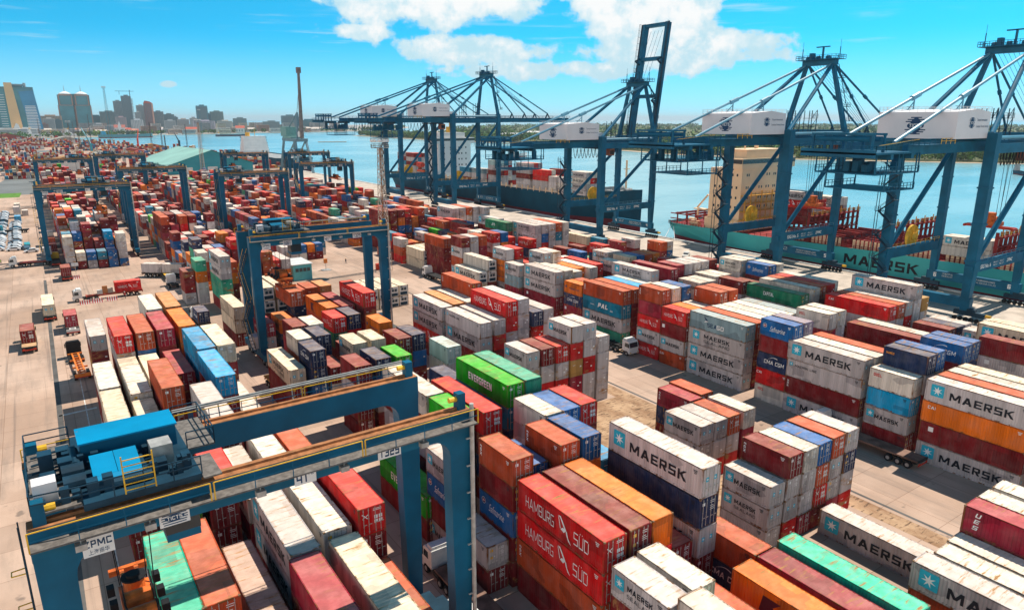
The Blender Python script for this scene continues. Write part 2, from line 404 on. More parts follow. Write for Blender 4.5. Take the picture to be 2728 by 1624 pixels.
def marks(code, L, h):
    """-> list of (part name, mesh) painted on the long side that faces -X"""
    k = ('m', code, L, h)
    if k in _cm: return _cm[k]
    out = []; lt = MB(); lg = MB()
    def T(s, f, z, hh, ww, mat=INK, bold=.03, shear=0, sp=1.0, rot=False):
        t = text_mesh(s, hh, ww, bold, shear, sp, mat)
        M = frame_negx(-.004, L*(1-f), z)
        if rot: M = M @ Matrix.Rotation(-PI/2, 4, 'Z')
        n = len(lt.f); lt.add(t, M); lt.m[n:] = [LI[mat.name]]*(len(lt.f)-n)
    def STAR(f, z, a):
        M = frame_negx(-.004, L*(1-f), z)
        n = len(lg.f); lg.add(rsquare(a, a*.16), M); lg.m[n:] = [LI['star_square_blue']]*(len(lg.f)-n)
        n = len(lg.f); lg.add(star(7, a*.80, a*.27, .1, .003), M); lg.m[n:] = [LI['white_lettering']]*(len(lg.f)-n)
    small = L < 8
    c = code
    if c == 'M':
        if small: STAR(.145, h*.60, .52); T('MAERSK', .53, h*.50, .62, L*.56, bold=.035)
        else: STAR(.125, h*.56, .80); T('MAERSK', .55, h*.47, 1.02, L*.60, bold=.035)
    elif c == 'X':
        if small: STAR(.145, h*.60, .52); T('MAERSK', .52, h*.62, .5, L*.46, bold=.03); T('SEALAND', .52, h*.36, .34, L*.46, bold=.005, sp=1.25)
        else: STAR(.145, h*.60, .72); T('MAERSK', .52, h*.62, .75, L*.46, bold=.03); T('SEALAND', .52, h*.32, .5, L*.46, bold=.005, sp=1.25)
    elif c == 'l': STAR(.065, h*.72, .26); T('MAERSK LINE', .27, h*.68, .36, L*.30, bold=.015)
    elif c == 'H':
        q = 1 if not small else .55
        T('HAMBURG', .285, h*.50, 1.12*q, L*.35, INKW, -.01); T('SÜD', .765, h*.46, 1.2*q, L*.16, INKW, -.01)
        b = MB(); a = 1.05 if not small else .55   # soaring bird mark between the words
        for pts in ([(-.75,.95),(-.45,.98),(-.1,.55),(.3,.0),(.05,.02),(-.25,.45),(-.5,.8)], [(-.45,-.2),(-.15,.06),(.3,.02),(.2,-.12),(.0,-.36)], [(.2,.02),(.4,-.1),(.55,-.55),(.95,-1.05),(.6,-.85),(.35,-.45)], [(-.78,.9),(-.68,.8),(-.42,-.1),(-.5,-.16)]):
            b.face([(x*a, y*a, 0) for x, y in pts])
        n = len(lg.f); lg.add(b, frame_negx(-.004, L*(1-.575), h*.5)); lg.m[n:] = [1]*(len(lg.f)-n)
    elif c == 'V': T('EVERGREEN', .49, h*.52, .95, L*.45, INKW, .035)
    elif c == 'F':
        n = len(lg.f); M = frame_negx(-.004, L*.865, h*.62)
        lg.add(disc(.36,.36), M); lg.m[n:] = [1]*(len(lg.f)-n); n = len(lg.f)
        lg.add(disc(.31,.31,.002), M); b = MB(); b.face([(-.2,-.14,.004),(.2,-.14,.004),(.2,.14,.004),(-.2,.14,.004)]); lg.m[n:] = [2]*(len(lg.f)-n)
        n = len(lg.f); lg.add(b, M); lg.m[n:] = [3]*(len(lg.f)-n)
        n = len(lg.f); b = MB(); b.face([(-.2,-.03,.006),(.2,-.03,.006),(.2,.03,.006),(-.2,.03,.006)]); b.face([(-.09,-.14,.006),(-.03,-.14,.006),(-.03,.14,.006),(-.09,.14,.006)]); lg.add(b, M); lg.m[n:] = [1]*(len(lg.f)-n)
        T('Safmarine', .52, h*.50, .85, L*.46, INKW, -.004, .45)
    elif c == 'C':
        T('CMA CGM', .52, h*.48, .62, L*(.60 if small else .5), INKW, .02, .12)
        n = len(lg.f); b = MB()
        for i in range(8):
            t0, t1 = i/8, (i+1)/8
            f = lambda t: (-1.0+1.7*t, .45+.42*math.sin(PI*t*.75), 0)
            a0, a1 = f(t0), f(t1); w0, w1 = .02+.09*t0, .02+.09*t1
            b.face([a0, a1, (a1[0], a1[1]+w1, 0), (a0[0], a0[1]+w0, 0)])
        lg.add(b, frame_negx(-.004, L*.5, h*.48)); lg.m[n:] = [1]*(len(lg.f)-n)
    elif c == 't': T('tex', .075 if small else .05, h*.58, .34, 1.25, INKW, .01, .25, 1.1, True)
    elif c == 'c': T('CAI', .10, h*.72, .40, .95, INKW, .02)
    elif c == 'K':
        T('K', .30, h*.45, 1.5, 1.6, INKD, .10, .2)
    elif c == 'L':
        M = frame_negx(-.004, L*.88, h*.55); n = len(lg.f); lg.add(star(6,.36,.22,.3), M); lg.m[n:] = [2]*(len(lg.f)-n)
        T('Hapag-Lloyd', .58, h*.46, .5, L*.55, INKB, .01)
    elif c == 'P': T('www.', .26, h*.45, .22, 1.3, INKW, .01, .2); T('PAL', .52, h*.53, .95, 3.0, INKW, .06, .3); T('.biz', .74, h*.36, .4, .9, INKW, .02, .2)
    elif c == 'S':
        T('SEA', .42, h*.40, .75, 2.1, INKB, .03); T('GO', .565, h*.40, .75, 1.5, INKW, .03)
        n = len(lg.f); b = MB(); b.face([(-.2,.8,0),(.95,0,0),(.3,.05,0)]); b.face([(-.15,-.35,0),(.3,.0,0),(.95,-.02,0)])
        lg.add(b, frame_negx(-.004, L*.72, h*.62)); lg.m[n:] = [2]*(len(lg.f)-n); lg.m[-1] = 1
    elif c == 'A': T('CAPITAL', .42, h*.55, .7, L*.19, INKW, .03)
    elif c == 'U':
        for i, s in enumerate('UES'): T(s, .10-.004*i, h*(.78-.24*i), .42, .42, INKW, .03, .25)
    elif c == 'W': T('OOCL', .19, h*.70, .42, 1.1, INKR, .04)
    elif c == 'j': T("JAY'S", .40, h*.55, .8, L*.16, INKW, .02, .25)
    elif c == 'r': T('MARCO', .16, h*.70, .30, 1.1, INKO, .03)
    elif c == 'u': T('UASC', .15, h*.70, .5, 1.5, INKW, .02)
    elif c == 'e':
        T('T', .1, h*.6, .5, .5, INKW, .03)
    elif c == 'b':
        n = len(lg.f); lg.add(rsquare(.32,.05), frame_negx(-.004, L*.88, h*.68)); lg.m[n:] = [1]*(len(lg.f)-n)
    # small stencilled data block near the door end
    if c in 'MXlSVFHctTU' or not c:
        for j in range(3):
            n = len(lt.f); b = MB(); w = .5-.12*j; b.face([(-w/2,0,0),(w/2,0,0),(w/2,.07,0),(-w/2,.07,0)])
            lt.add(b, frame_negx(-.004, .85, h*.83-.14*j)); lt.m[n:] = [0 if c in 'MXl' else 1]*(len(lt.f)-n)
    if lt.f: out.append(('lettering', lt.mesh('lettering', LM)))
    if lg.f: out.append(('emblem', lg.mesh('emblem', LM)))
    _cm[k] = out; return out
def doormarks(code, h):
    k = ('dm', code, h)
    if k in _cm: return _cm[k]
    b = MB()
    def Q(x, z, w, hh, m):
        n = len(b.f); b.face([(x,.018,z),(x+w,.018,z),(x+w,.018,z+hh),(x,.018,z+hh)]); b.m[n:] = [m]
    if code == 'star':
        for x in (.62, 1.62):
            n = len(b.f); M = frame_negy(x+.1, .018, h*.60); b.add(rsquare(.22,.03), M); b.m[n:] = [6]*(len(b.f)-n)
            n = len(b.f); b.add(star(7,.17,.06,.1,.003), M); b.m[n:] = [1]*(len(b.f)-n)
    elif code == 'four':
        for x in (1.42, 1.83):
            for z in (h*.36, h*.52): Q(x, z, .32, .33, 1)
        n = len(b.f); M = frame_negy(.6, .018, h*.68)
        g = MB(); g.face([(-.3,.25,0),(-.2,.28,0),(.25,-.2,0),(.2,-.25,0)]); g.face([(.3,.1,0),(.28,.2,0),(-.2,-.2,0),(-.25,-.15,0)]); b.add(g, M); b.m[n:] = [1]*(len(b.f)-n)
        for z in (.82,.87): Q(1.35, h*z, .75, .06, 1)
    else:
        for j, z in enumerate((.83,.77,.66,.60,.54)): Q(1.40, h*z, .62-.1*(j % 3), .06, 1)
        Q(.35, h*.74, .34, .30, 7 if code == 'y' else 1)
        if code == 'y': Q(.35, h*.45, .3, .28, 7); Q(.8, h*.5, .16, .16, 1)
    me = b.mesh('door_marking', LM); _cm[k] = me; return me

# --- the yard plan. Each line: block, x of the row, y of the near end, length in feet, height per tier, tiers from the top
#     a tier = colour letter, then optional lettering code, '/' plain corrugated end, '*' refrigerated unit end
PLAN = '''left 3.8 128 40 s G D K D
left 3.2 100.8 40 s W D D G
left 3.1 88 40 s Y W G D
left 3.0 74.5 40 s G G D D
left 3.1 46.4 40 h Q G G D
left 6.5 113.5 40 m R:H G D G D
left 6.4 107.3 20 s Y D D D
left 6.3 94.9 40 m W D D D
left 6.2 82 40 s Y W G D
left 5.9 62.5 40 m E G D D
left 5.6 46.5 40 h T D G D
left 9.3 113.5 40 m T B D G D
left 9.2 101 40 s Y D G D
left 9.0 87 40 m T D D G D
left 9.0 61.7 20 m R:H D D G D
left 8.9 45.7 40 h p D D
left 8.6 33 40 h R D D
left 12.6 127.2 40 m W G D D G
left 12.2 113.6 40 m C D G D D
left 12.5 101.2 40 s C D G D
left 12.0 74.6 40 m G D D G D
left 12.2 61.7 40 s W:M C G D
left 12.4 49 40 h G:M G:M D D
left 12.1 36.5 40 h C D G D
left 15.5 127.3 40 m o T D G D
left 15.3 113.6 40 m O O G D D
left 15.5 100.3 40 m S:u S D D G
left 15.2 87.4 40 m S D G D D
left 15.4 63 40 m W D D D
left 15.6 50.6 40 h W G D D
left 15.6 37.2 40 h Y G D D
left 18.3 127 40 s W G D
left 18.2 114 40 m T D G
left 18.1 100.4 40 m Y D G D G
left 18.0 87.5 40 m W G D
left 18.2 63 40 m T D D G
left 18.5 50 40 s R D D G D
left 18.2 37 40 m T D D
lane 29.9 60.2 40 m E:V D
lane 30.5 55 20 m G:M B:F D G:M
lane 30.7 49.2 20 s G D
front 33.3 48.7 20 m T:t D B:F D D
front 36.2 50.2 20 h B D D D
front 39.0 48.7 20 m T:t D D G D
front 41.9 48.7 20 m B O B D D
front 42.0 55.2 20 m W G D D D
front 44.4 55.1 20 m B G R D G
front 47.1 55.3 20 m R D G D D
front 34.1 61 20 m E D G B D
front 33.9 67.4 40 m W D G D D
front 36.9 59.6 40 m R D N D G
front 39.6 60 40 m D G D
front 42.5 63.2 40 h E:V P N D G
front 45.2 63.4 40 h J/ E D G D
front 33.5 36 40 x R:H R:H T:t D
front 36.4 36 40 x D D G D
front 39.0 36 40 x O/ R G D
front 41.8 36 40 m D D D
front 44.9 36 40 x G:M N G:M D D
front 44.7 49 20 s S:b D D D
front 47.5 31.8 20 s T N:C D
front 47.6 19.4 40 s C D D
front 44.4 19.6 40 s O:K D D
front 51.0 19.9 40 s Q D D
front 33.6 29 20 s G:X D G D
front 36.6 29.3 20 s W D D D
front 33.8 22.4 20 h W G D D
front 39.3 24 40 s T D D
front 36.7 16 40 s E D D
right 66.9 25.2 40 h G:M
right 61.4 38.2 20 s D:t G G R:H
right 64.0 38.1 20 s W G G C
right 66.6 38.1 20 s B T:H R D
right 69.4 38.2 20 s T:H G G C
right 72.1 38.2 20 s G N G R:H
right 58.6 38.2 20 s G:M G:X G
right 64.0 52.2 20 s G:M G G
right 66.5 52.1 20 s G G R
right 69.2 52.2 20 s T:H G R
right 72.4 52.3 20 s W C D
right 72.2 59.3 20 s T:t D D
right 69.2 58.6 20 s C:t N D
right 58.2 11.5 40 s G:M T:e D
right 61.0 11.1 40 s W G D
right 63.8 11.3 40 s W D D
right 66.6 11.4 40 s C:U D G D
right 69.2 11.4 40 s W D G D
right 72.3 11.4 40 s W D D G
roadside 57.0 79.7 20 m G:M G D G
roadside 59.8 79.7 20 m D G R:H G
roadside 62.5 79.5 20 m R:H G R:H G
roadside 65.2 79.3 20 m G:M/ R:H K C R:H
roadside 67.9 79.4 20 m G G R:H G G/
roadside 71.0 79.6 20 m G G G G
roadside 59.4 96.7 40 m G:l G:M D D
roadside 62.4 97.0 40 m G R:H D D
roadside 65.2 97.3 40 m R:H R:H G D D
roadside 67.9 97.6 40 m G G G D D
roadside 71.0 97.4 40 m N R:H G D
roadside 73.8 98.1 40 m G G D D
roadside 59.0 109.6 40 m G:M G:M R:H D
roadside 62.0 110.5 40 m o G D D
roadside 65.0 110.5 40 m W D G D
roadside 67.5 113 40 m T:t D D D D
truckside 48.5 88.6 20 m q G D D
truckside 44.1 96.7 20 m D:t D G D
truckside 46.9 97.3 20 m N B D G
truckside 37.2 98.3 20 m Y:M/ G D D
truckside 40.4 98.5 20 m Y/ D G D
truckside 37.2 89.6 20 m N:C B G D
truckside 40.3 88.9 20 m E D G D
truckside 42.1 76.4 20 m N:C N D D
truckside 33.6 88.3 20 m D G D D
truckside 45.3 106.7 20 m O:L/ W B D
truckside 39.8 113.9 20 m R:H V D D
truckside 42.7 114.4 20 m N R D D
truckside 41.3 121.2 40 m O:K T D D
truckside 44.2 121 40 m C D D D
truckside 47.1 117.6 40 m R:H D D D D
truckside 43.3 138.8 20 m T:H D D D
truckside 46.3 139 20 m o D D D
truckside 40.4 138 20 m T N D D
truckside 49.7 147 20 m B G
truckside 30.6 98.6 20 m N:C N B D
truckside 30.8 105.4 20 m W T D D
truckside 33.9 105.5 20 m N N D D
truckside 32.3 112.6 20 m D C D D
truckside 35.1 112.4 20 m W D D D
truckside 27.6 99.7 40 m Y:X D D
truckside 31.2 128.3 20 s C:H G D
truckside 34.5 128 20 m O:L N D
truckside 35.4 123.4 30 m T:u z=11.6
truckside 35.8 143.9 40 m Y* Y* D D
truckside 38.6 143.9 40 m Y* Y* D D
truckside 29.4 142 40 m Y Y D
truckside 42.9 169.5 20 m T T E D D
truckside 40.1 169.5 20 m D D G D
truckside 52.0 186.3 40 m G:M O D
truckside 49.2 186.3 40 m R D D
truckside 33.1 169.4 40 m G:M G:M J J D
truckside 30.0 182 20 m J O G G
truckside 27.3 184 20 m D D G
truckside 36 176 20 m T O D D
reefer 62.3 152 40 s Y* Y*
reefer 65.0 152 40 s Y* Y*
reefer 67.7 152 40 s Y* Y*
reefer 70.4 152.4 40 s Y* Y*
reefer 95.0 187 40 h Y* Y*
reefer 97.8 187.5 40 h Y* Y*
reefer 100.6 188 40 h Y* Y*
road 94.0 68.9 40 h g:S G:X G:M G:M
road 96.8 69 40 h T D D D
road 99.6 69 40 h W D D D
road 102.4 69 40 h W D D D
road 105.1 69 40 h W G D D
road 107.8 69 40 h g D D D
road 93.6 81.5 20 m R:H D:b G:M T:c
road 96.3 81.6 20 m O D D D
road 99.1 81.6 20 m W D D D
road 101.7 81 20 m T:t D D D D
road 104.5 81 20 m T D D D D
road 93.9 60.2 20 m B:F D N:C R:c W:W
road 96.7 60.3 20 m L G D D D
road 93.6 48.5 40 h G:M G:l D:t G:M
road 96.4 48.5 40 h W D D D
road 99.2 48.2 40 h T D D D
road 93.6 41.6 20 m W:W S G:M D
road 96.2 41.4 20 m N:r G D D D
road 99.0 41.5 20 m B G D D D
road 105.0 40.7 20 m B:C D D D D
road 107.7 40.8 20 m B N D D D
road 93.8 28 40 h G:M O:c D:b G:M
road 96.6 28 40 h T D D D
road 99.4 28 40 h W D D D
road 102.2 28 40 h Y D D D
road 104.5 61 20 m W:W C D D D
road 107.3 61.1 20 m W G D D D
road 93.5 98 40 h T:t P:P G:M J
road 96.3 98 40 h T D D D
road 99.1 98 40 h S D D D
road 101.9 98.2 40 h W D D D
road 93.5 110.6 20 s O:L N:C C:b D
road 96.3 110.7 20 s T D D D
road 93.9 88 20 m T:t C R:H G:M R:H
road 96.7 88 20 m W G D D D
road 99.5 88 20 m B D D D D
road 104.5 101.3 40 m G:X D D D D
road 93.3 119.6 40 h G:M G:M C:b D
road 96.1 119.8 40 h W D D D
road 98.9 120 40 m W D D D
road 101.8 122.5 40 m O/ D D D
road 104.8 121.3 40 m W D D D
road 108.4 123.4 40 m R D D D
road 92.4 132.6 20 m G:M g:b C D
road 93.0 139 20 m G:M/ O:L O:L G:M D
road 95.8 139 20 m R:H G D D D
road 87.0 142 40 m W:M* Y* D
road 89.8 142 40 m W* W* D D
road 93.0 160.3 20 m D G:M T G:M G
road 95.8 160.3 20 m G G D D D
road 98.6 160.3 20 m T C R D D
road 104 162 20 m R:H G:M T D D
road 106.8 162 20 m B O D D D
road 96 176 40 m T D D D
road 98 130.3 20 m G:M G D D D
road 100.8 130.3 20 m W L D D D
quay 112.3 50 40 m D D D D
quay 115.1 50 40 m W D D D
quay 115.0 73 40 s V:A G D D D
quay 121.2 74.6 40 s W G D D D
quay 124 75 40 s T D D D D
quay 126.8 75 40 s R D D D D
quay 129.6 76 40 s W D D D D
quay 120.2 59.2 40 s R:c G D D D
quay 123.0 59.2 40 s T:H G D D D
quay 125.8 59.2 40 s G R:H D D D
quay 128.6 59.2 40 s G:M G G G D D
quay 131.4 59.2 40 s K G G D D
quay 115.0 86.2 20 s D:t G D D D
quay 121.8 98.4 20 m W:b G D D
quay 124.6 98.4 20 m W G D D
quay 114.0 96.2 20 m W:M G:M D D
quay 116.8 96.2 20 m W G D D
quay 129.5 98 20 m W:X G D D D
quay 132.3 98 20 m W G D D D
quay 129.9 90.8 20 m B:F D D D D
quay 132.7 90.9 20 m W G D D D
quay 112.0 102.7 40 s C:b D D D D
quay 116.3 105 20 s C C D D D
quay 119.1 105 20 s G D D D D
quay 121.9 105 20 s G G D D D
quay 124.7 105 20 s G G D D D
quay 127.5 105 20 s D:t C D D D
quay 114.4 122.5 20 m W:M D D D
quay 121.0 133 20 m G:M D D D
quay 123.8 133 20 m G D D D
quay 121.5 125.5 20 m Y D D D
quay 124.3 125.5 20 m B D D D
quay 127.1 125.5 20 m T D D D
quay 129.9 125.6 20 m O D D D
quay 112.3 29.7 40 m D G:b D D D
quay 119.7 33 40 m Y:M G D D D
quay 122.5 33 40 m Y G D D D
quay 122.5 167.3 40 m G:X G:X G:M G D
quay 125.3 167.5 40 m G B:M R:H G D
quay 128.1 167.6 40 m G G G G D
quay 130.9 168 40 m T P G D D
quay 133.7 168 40 m W G G D D
quay 118.5 177 40 m V:j D G D D
quay 121.3 186 40 m G:M D G D D
quay 122.5 217 40 m G:M G G G G
quay 125.3 217 40 m G G C G G
quay 128.1 217 40 m T:H G G G G
quay 130.9 217 40 m G G G G G
quay 118.0 204 40 m R:H R:H D D
quay 116.0 196 40 m D R G:M D
quay 133.7 214 40 m G:X G:M G:M G:M D
berth 144 168.4 40 m Y R:c D
berth 145 161.8 20 m P T T
berth 145.8 154.6 20 m C:U D D
berth 152.5 155.5 20 m G:X D D
berth 155.8 147.3 20 m T:c D D
berth 158.6 147.4 20 m G B D
berth 141 112 20 m C D D
far 4.8 246.2 20 s W G G N
far 7.6 247.3 20 s W D
far 7.6 253.6 20 s B D D D
far 10.4 246.8 20 s B G
far 10.4 253.4 20 s C D D D D
far 13.2 246.4 20 s P D
far 13.2 252.8 20 s D D D
far 16.0 246 20 s B B
far 16.0 252.4 20 s S B O D
far 18.9 245.6 20 s W G G B
third 62.3 221.5 20 s G G
third 65.1 221.6 20 s W G
third 67.9 221.8 20 s B W
third 70.7 222 20 s O D
third 73.5 222.3 20 s B D
fourth 104.4 224 20 m D O B D R
fourth 107.2 224.3 20 m R D B D R
fourth 110 224.6 20 m O O N D
fourth 112.8 225 20 m T D D O D
fourth 98.5 224 40 m D D D D D
fourth 101.4 224 40 m D D D D D'''
CONT = []      # (block, x, y, z, L, h, colour, code, end, tier, ntiers)
OCC = []
def stack(blk, x, y, L, h, tiers, z0=0.0):
    n = len(tiers); OCC.append((x, y, L, n))
    for i, t in enumerate(tiers):
        col = t[0]; end = 'd'; code = ''
        for ch in t[1:]:
            if ch == '/': end = 'w'
            elif ch == '*': end = 'r'
            elif ch != ':': code += ch
        CONT.append((blk, x, y, z0+(n-1-i)*h, L, h-.012, col, code, end, i, n))
for line in PLAN.strip().split('\n'):
    a = line.split()
    if len(a) < 6: continue
    hh = {'s':2.6,'m':2.75,'h':2.9,'x':3.0}[a[4]]; z0 = 0.0; tiers = a[5:]
    if tiers[-1].startswith('z='): z0 = float(tiers.pop()[2:])
    stack(a[0], float(a[1]), float(a[2]), {'20':6.058,'40':12.192,'30':9.1}[a[3]], hh, tiers, z0)
rnd = random.Random(11)
def clear(x, y, L, gap=.25):
    for (ox, oy, oL, n) in OCC:
        if x < ox+CW+.1 and x+CW+.1 > ox and y < oy+oL+gap and y+L+gap > oy: return False
    return True
MIX = 'DDDDDDDDDDDDRRRRRRCCCCTTTTTTOOOGGGGGGGGWWWYBBBNNNPPEJ'
def hn(a, b, s): 
    v = math.sin(a*12.9898+b*78.233+s*37.719)*43758.5453; return v-math.floor(v)
def fill(blk, xs, y0, y1, lo, hi, L=6.058, gap=.35, dens=1.0, skip=()):
    y = y0; j = 0
    while y < y1-L:
        base = lo+(hi-lo)*hn(j//3, len(blk), 3)
        for i, x in enumerate(xs):
            if not clear(x, y, L) or any(a <= y <= b for a, b in skip): continue
            if rnd.random() > dens: continue
            n = max(1, min(hi, int(round(base + rnd.uniform(-1.3, 1.3)))))
            tiers = []
            for t in range(n):
                c = rnd.choice(MIX); q = rnd.random()
                if c == 'G' and q < .6: c += ':M' if q < .45 else ':X'
                elif c == 'W' and q < .3: c += ':M'
                elif c == 'R' and q < .6: c += ':H'
                elif c == 'T' and q < .4: c += ':t'
                elif c == 'N' and q < .4: c += ':C'
                elif c == 'O' and q < .5: c += ':L'
                tiers.append(c)
            stack(blk, x, y, L, 2.62, tiers)
        y += L+gap+(.5 if j % 2 else 0); j += 1
def rows(x0, n, p=2.8): return [x0+p*i for i in range(n)]
# wide yard beyond the hand-set stacks
fill('far left', rows(4.8,6,2.83), 253.5, 330, 3, 5)
fill('far left', rows(4.8,6,2.83), 338, 470, 2, 4)
fill('far left', rows(4.8,6,2.83), 484, 640, 2, 5, dens=.9)
fill('second', rows(33.2,6,2.83), 196, 300, 2, 5)
fill('second', rows(33.2,6,2.83), 306, 470, 2, 4)
fill('second', rows(33.2,6,2.83), 486, 640, 2, 4, dens=.85)
fill('third', rows(62.3,6,2.83), 228, 300, 2, 4)
fill('third', rows(62.3,6,2.83), 306, 470, 2, 4)
fill('third', rows(62.3,6,2.83), 486, 620, 1, 3, dens=.8)
fill('fourth', rows(92.8,6,2.83), 237.5, 470, 2, 4, dens=.93)
fill('fourth', rows(96,6,2.83), 486, 600, 1, 3, dens=.7)
fill('fifth', rows(118,8,2.83), 242, 470, 2, 4, dens=.9)
fill('quay', rows(146,4,2.83), 236, 420, 1, 2, dens=.55)
fill('road middle', rows(93.6,6), 20, 224, 2, 3, skip=((140,190),))
fill('quay', rows(112.3,8), 24, 224, 2, 4)
fill('front middle', rows(33.5,6,2.75), 12, 137, 2, 3)
fill('roadside', rows(58.7,5,2.75), 86.3, 96, 2, 3)
fill('left', rows(3.5,6,2.8), 36, 126, 2, 3)
IND = {0,4,8,12,13,14,15,16,20,29,33,37,41,45,54,55,56,57,59,60,61,64,70,75,80,84,85,89,90,93,94,97,101,106,111,116,117,121,125,129,139,144,147,151,152,156,159,160,161,162,163,164,165,166,167,168,169,170,172,176,181,186,191,196,201,202,206,207,208,209,211,219,220,224,229,230,231,232,233,237,241,244,245,246,247,253,254,256,259,262,265,269,273,277,283,284,285,286,288,289,290,291,292,293,294,296,297,298,300,301,304,305,306,307,308,310,313,316,319,322,325,326,328,331,334,338,342,346,350,354,358,363,368,372,373,376,380,385,390,398,399,402,410,415,419,423,427,431,435,439,443,447,448,449,450,451,455,459,463,467,471,490,491,492,493,494,498,502,510,511,512,513,514,519,520,521,524,525,528,529,530,546,562,564,565,566,567,568,569,570,571,576,577,578,579,580,584,592,600,601,602,603,612,622,623,624,625,626,627,632,633,634,635,636,640,644,645,646,647,648,653,658,663,668,669,670,671,672,676,680,684,689,694,695,696,697,698,710,718,719,720,721,722,723,733,738,739,740,754,762,766,776,779,780,808,812,822,826,830,835,840,855,860,865,870,881,902,912,922,980,981,985,995,1020,5687,5968,6006,6007,6008,6009,6013,6020,6028,6029,6030,6099,6100,6101,6102}

# ------------------------------------------------------------------ ships
HULLT = plain('hull_turquoise', (.045,.42,.42), .5, 0, .10, .08, .1); HULLR = plain('hull_antifouling_red', (.20,.012,.02), .7, 0, .2, .1, .1)
HULLN = plain('hull_navy', (.002,.055,.095), .6, 0, .2, .1, .12, .12); CREAM = plain('ship_cream', (.90,.62,.38), .55, 0, .06, .2); SHIPW = plain('ship_white', (.74,.72,.70), .5, 0, .05, .2)
DECKR = plain('deck_red', (.26,.022,.02), .7, 0, .3, .4, .25); YELG = plain('gallery_yellow', (.72,.36,.04), .55, 0, .2, .6); DECKG = plain('deck_grey', (.3,.31,.31), .7, 0, .2, .3)
def hull(name, prof, z_deck, z_line, z_keel, mats, parent):
    """prof: list of (y, half breadth at deck, half breadth at water, sheer add); hull centred on x=0"""
    b = MB(); rows_ = []
    for y, hb, wb, sh in prof:
        zs = [(z_deck+sh, hb), ((z_deck+sh)*.45+z_line*.55, hb*.6+wb*.4 if wb < hb else hb), (z_line, wb), (z_keel, wb*.9)]
        rows_.append([(y, z, h) for z, h in zs])
    for a, c in zip(rows_, rows_[1:]):
        for s in (-1, 1):
            for i in range(3):
                b.face([(s*a[i][2],a[i][0],a[i][1]),(s*c[i][2],c[i][0],c[i][1]),(s*c[i+1][2],c[i+1][0],c[i+1][1]),(s*a[i+1][2],a[i+1][0],a[i+1][1])], 0 if i < 2 else 1)
        b.face([(-a[0][2],a[0][0],a[0][1]-.9),(a[0][2],a[0][0],a[0][1]-.9),(c[0][2],c[0][0],c[0][1]-.9),(-c[0][2],c[0][0],c[0][1]-.9)], 2)
    for e in (rows_[0], rows_[-1]):
        for i in range(3): b.face([(-e[i][2],e[i][0],e[i][1]),(e[i][2],e[i][0],e[i][1]),(e[i+1][2],e[i+1][0],e[i+1][1]),(-e[i+1][2],e[i+1][0],e[i+1][1])], 0 if i < 2 else 1)
    return b.build(name, mats, parent)
def windows(parent, spots, mat=GLASS, fr=None):
    for M, w, h in spots:
        b = MB(); b.add_face = None
        b.face([M @ Vector((-w/2,-h/2,0)), M @ Vector((w/2,-h/2,0)), M @ Vector((w/2,h/2,0)), M @ Vector((-w/2,h/2,0))]); b.build('window', mat, parent)
# --- turquoise container ship (stern towards the raised boom)
s1 = empty('container_ship', (219, 0, 0)); tag(s1, 'turquoise container ship with red deck and cream bridge, moored under the right cranes', 'ship', 'container ships at the quay')
hull('hull', [(194,10.5,7,-.2),(190,13.2,10,-.2),(180,14.6,12.5,0),(168,15,14.6,.1),(150,15,15,.2),(100,15,15,1.2),(40,15,15,1.6),(-20,15,14.5,1.6),(-45,11,8,2.5),(-62,1.5,.5,4)], 5.6, .2, -4.6, [HULLT, HULLR, DECKR], s1)
m = MB()
m.add(text_mesh('MAERSK', 2.9, 22.4, .035, 0, 1, INK), frame_negx(-15.05, 105.4, 3.2)); m.build('lettering', INK, s1)
b = MB(); b.box(-13.6, 158.5, 5.5, 14.6, 173.4, 9.5); b.box(-12.4, 159, 9.5, 14.2, 173, 27.6); b.box(-13.2, 158.6, 27.6, 17.2, 166, 31.2); b.box(-9.5, 160, 31.2, 11.5, 170, 33.9); b.box(-9.9, 159.6, 33.9, 11.9, 170.4, 34.2)
b.box(-14.6, 172.5, 12, -12.4, 178, 12.4); b.beam((-12.6,173.2,17.6),(-12.6,178,12.4),.5); b.beam((-12.6,177.6,9.4),(-12.6,177.6,12.4),.5); bt = b.build('bridge_tower', CREAM, s1)
sp = []
for z in (25.4, 21.0, 17.4, 14.0): 
    for x in (-9.6,-8.6,-2.4,-1.0,1.6,3.0,5.6,6.6,9.6,10.6): sp.append((frame_negy(x, 158.97, z), .62, .9))
    for y in (161,163,168.5,170.5): sp.append((frame_negx(-12.43, y, z), .7, .9))
windows(bt, sp)
b = MB(); b.box(-13.1, 158.5, 29.4, 17.1, 158.58, 30.8); b.box(-13.28, 158.7, 29.4, -13.21, 165.8, 30.8); b.build('bridge_windows', GLASS, bt)
b = MB()                                                 # yellow galleries forward of the tower
for z in (9.6, 12.6, 15.4, 18.2):
    b.box(-12.6, 157.0, z, 13, 158.9, z+.18); b.rail([(-12.6,157,z+.18),(13,157,z+.18)],1.1,2,.1)
for x in range(-12, 14, 3): b.beam((x, 157.1, 6), (x, 157.1, 20 if x % 2 else 18.3), .28)
b.build('gallery', YELG, s1)
b = MB(); b.tube((-3,166,33.8),(-3,166,41),.3,8); b.box(-5,165.5,37,-1,166.5,37.4); b.tube((3.5,166,33.8),(3.5,166,39),.8,10); b.build('radar_mast', CREAM, s1)
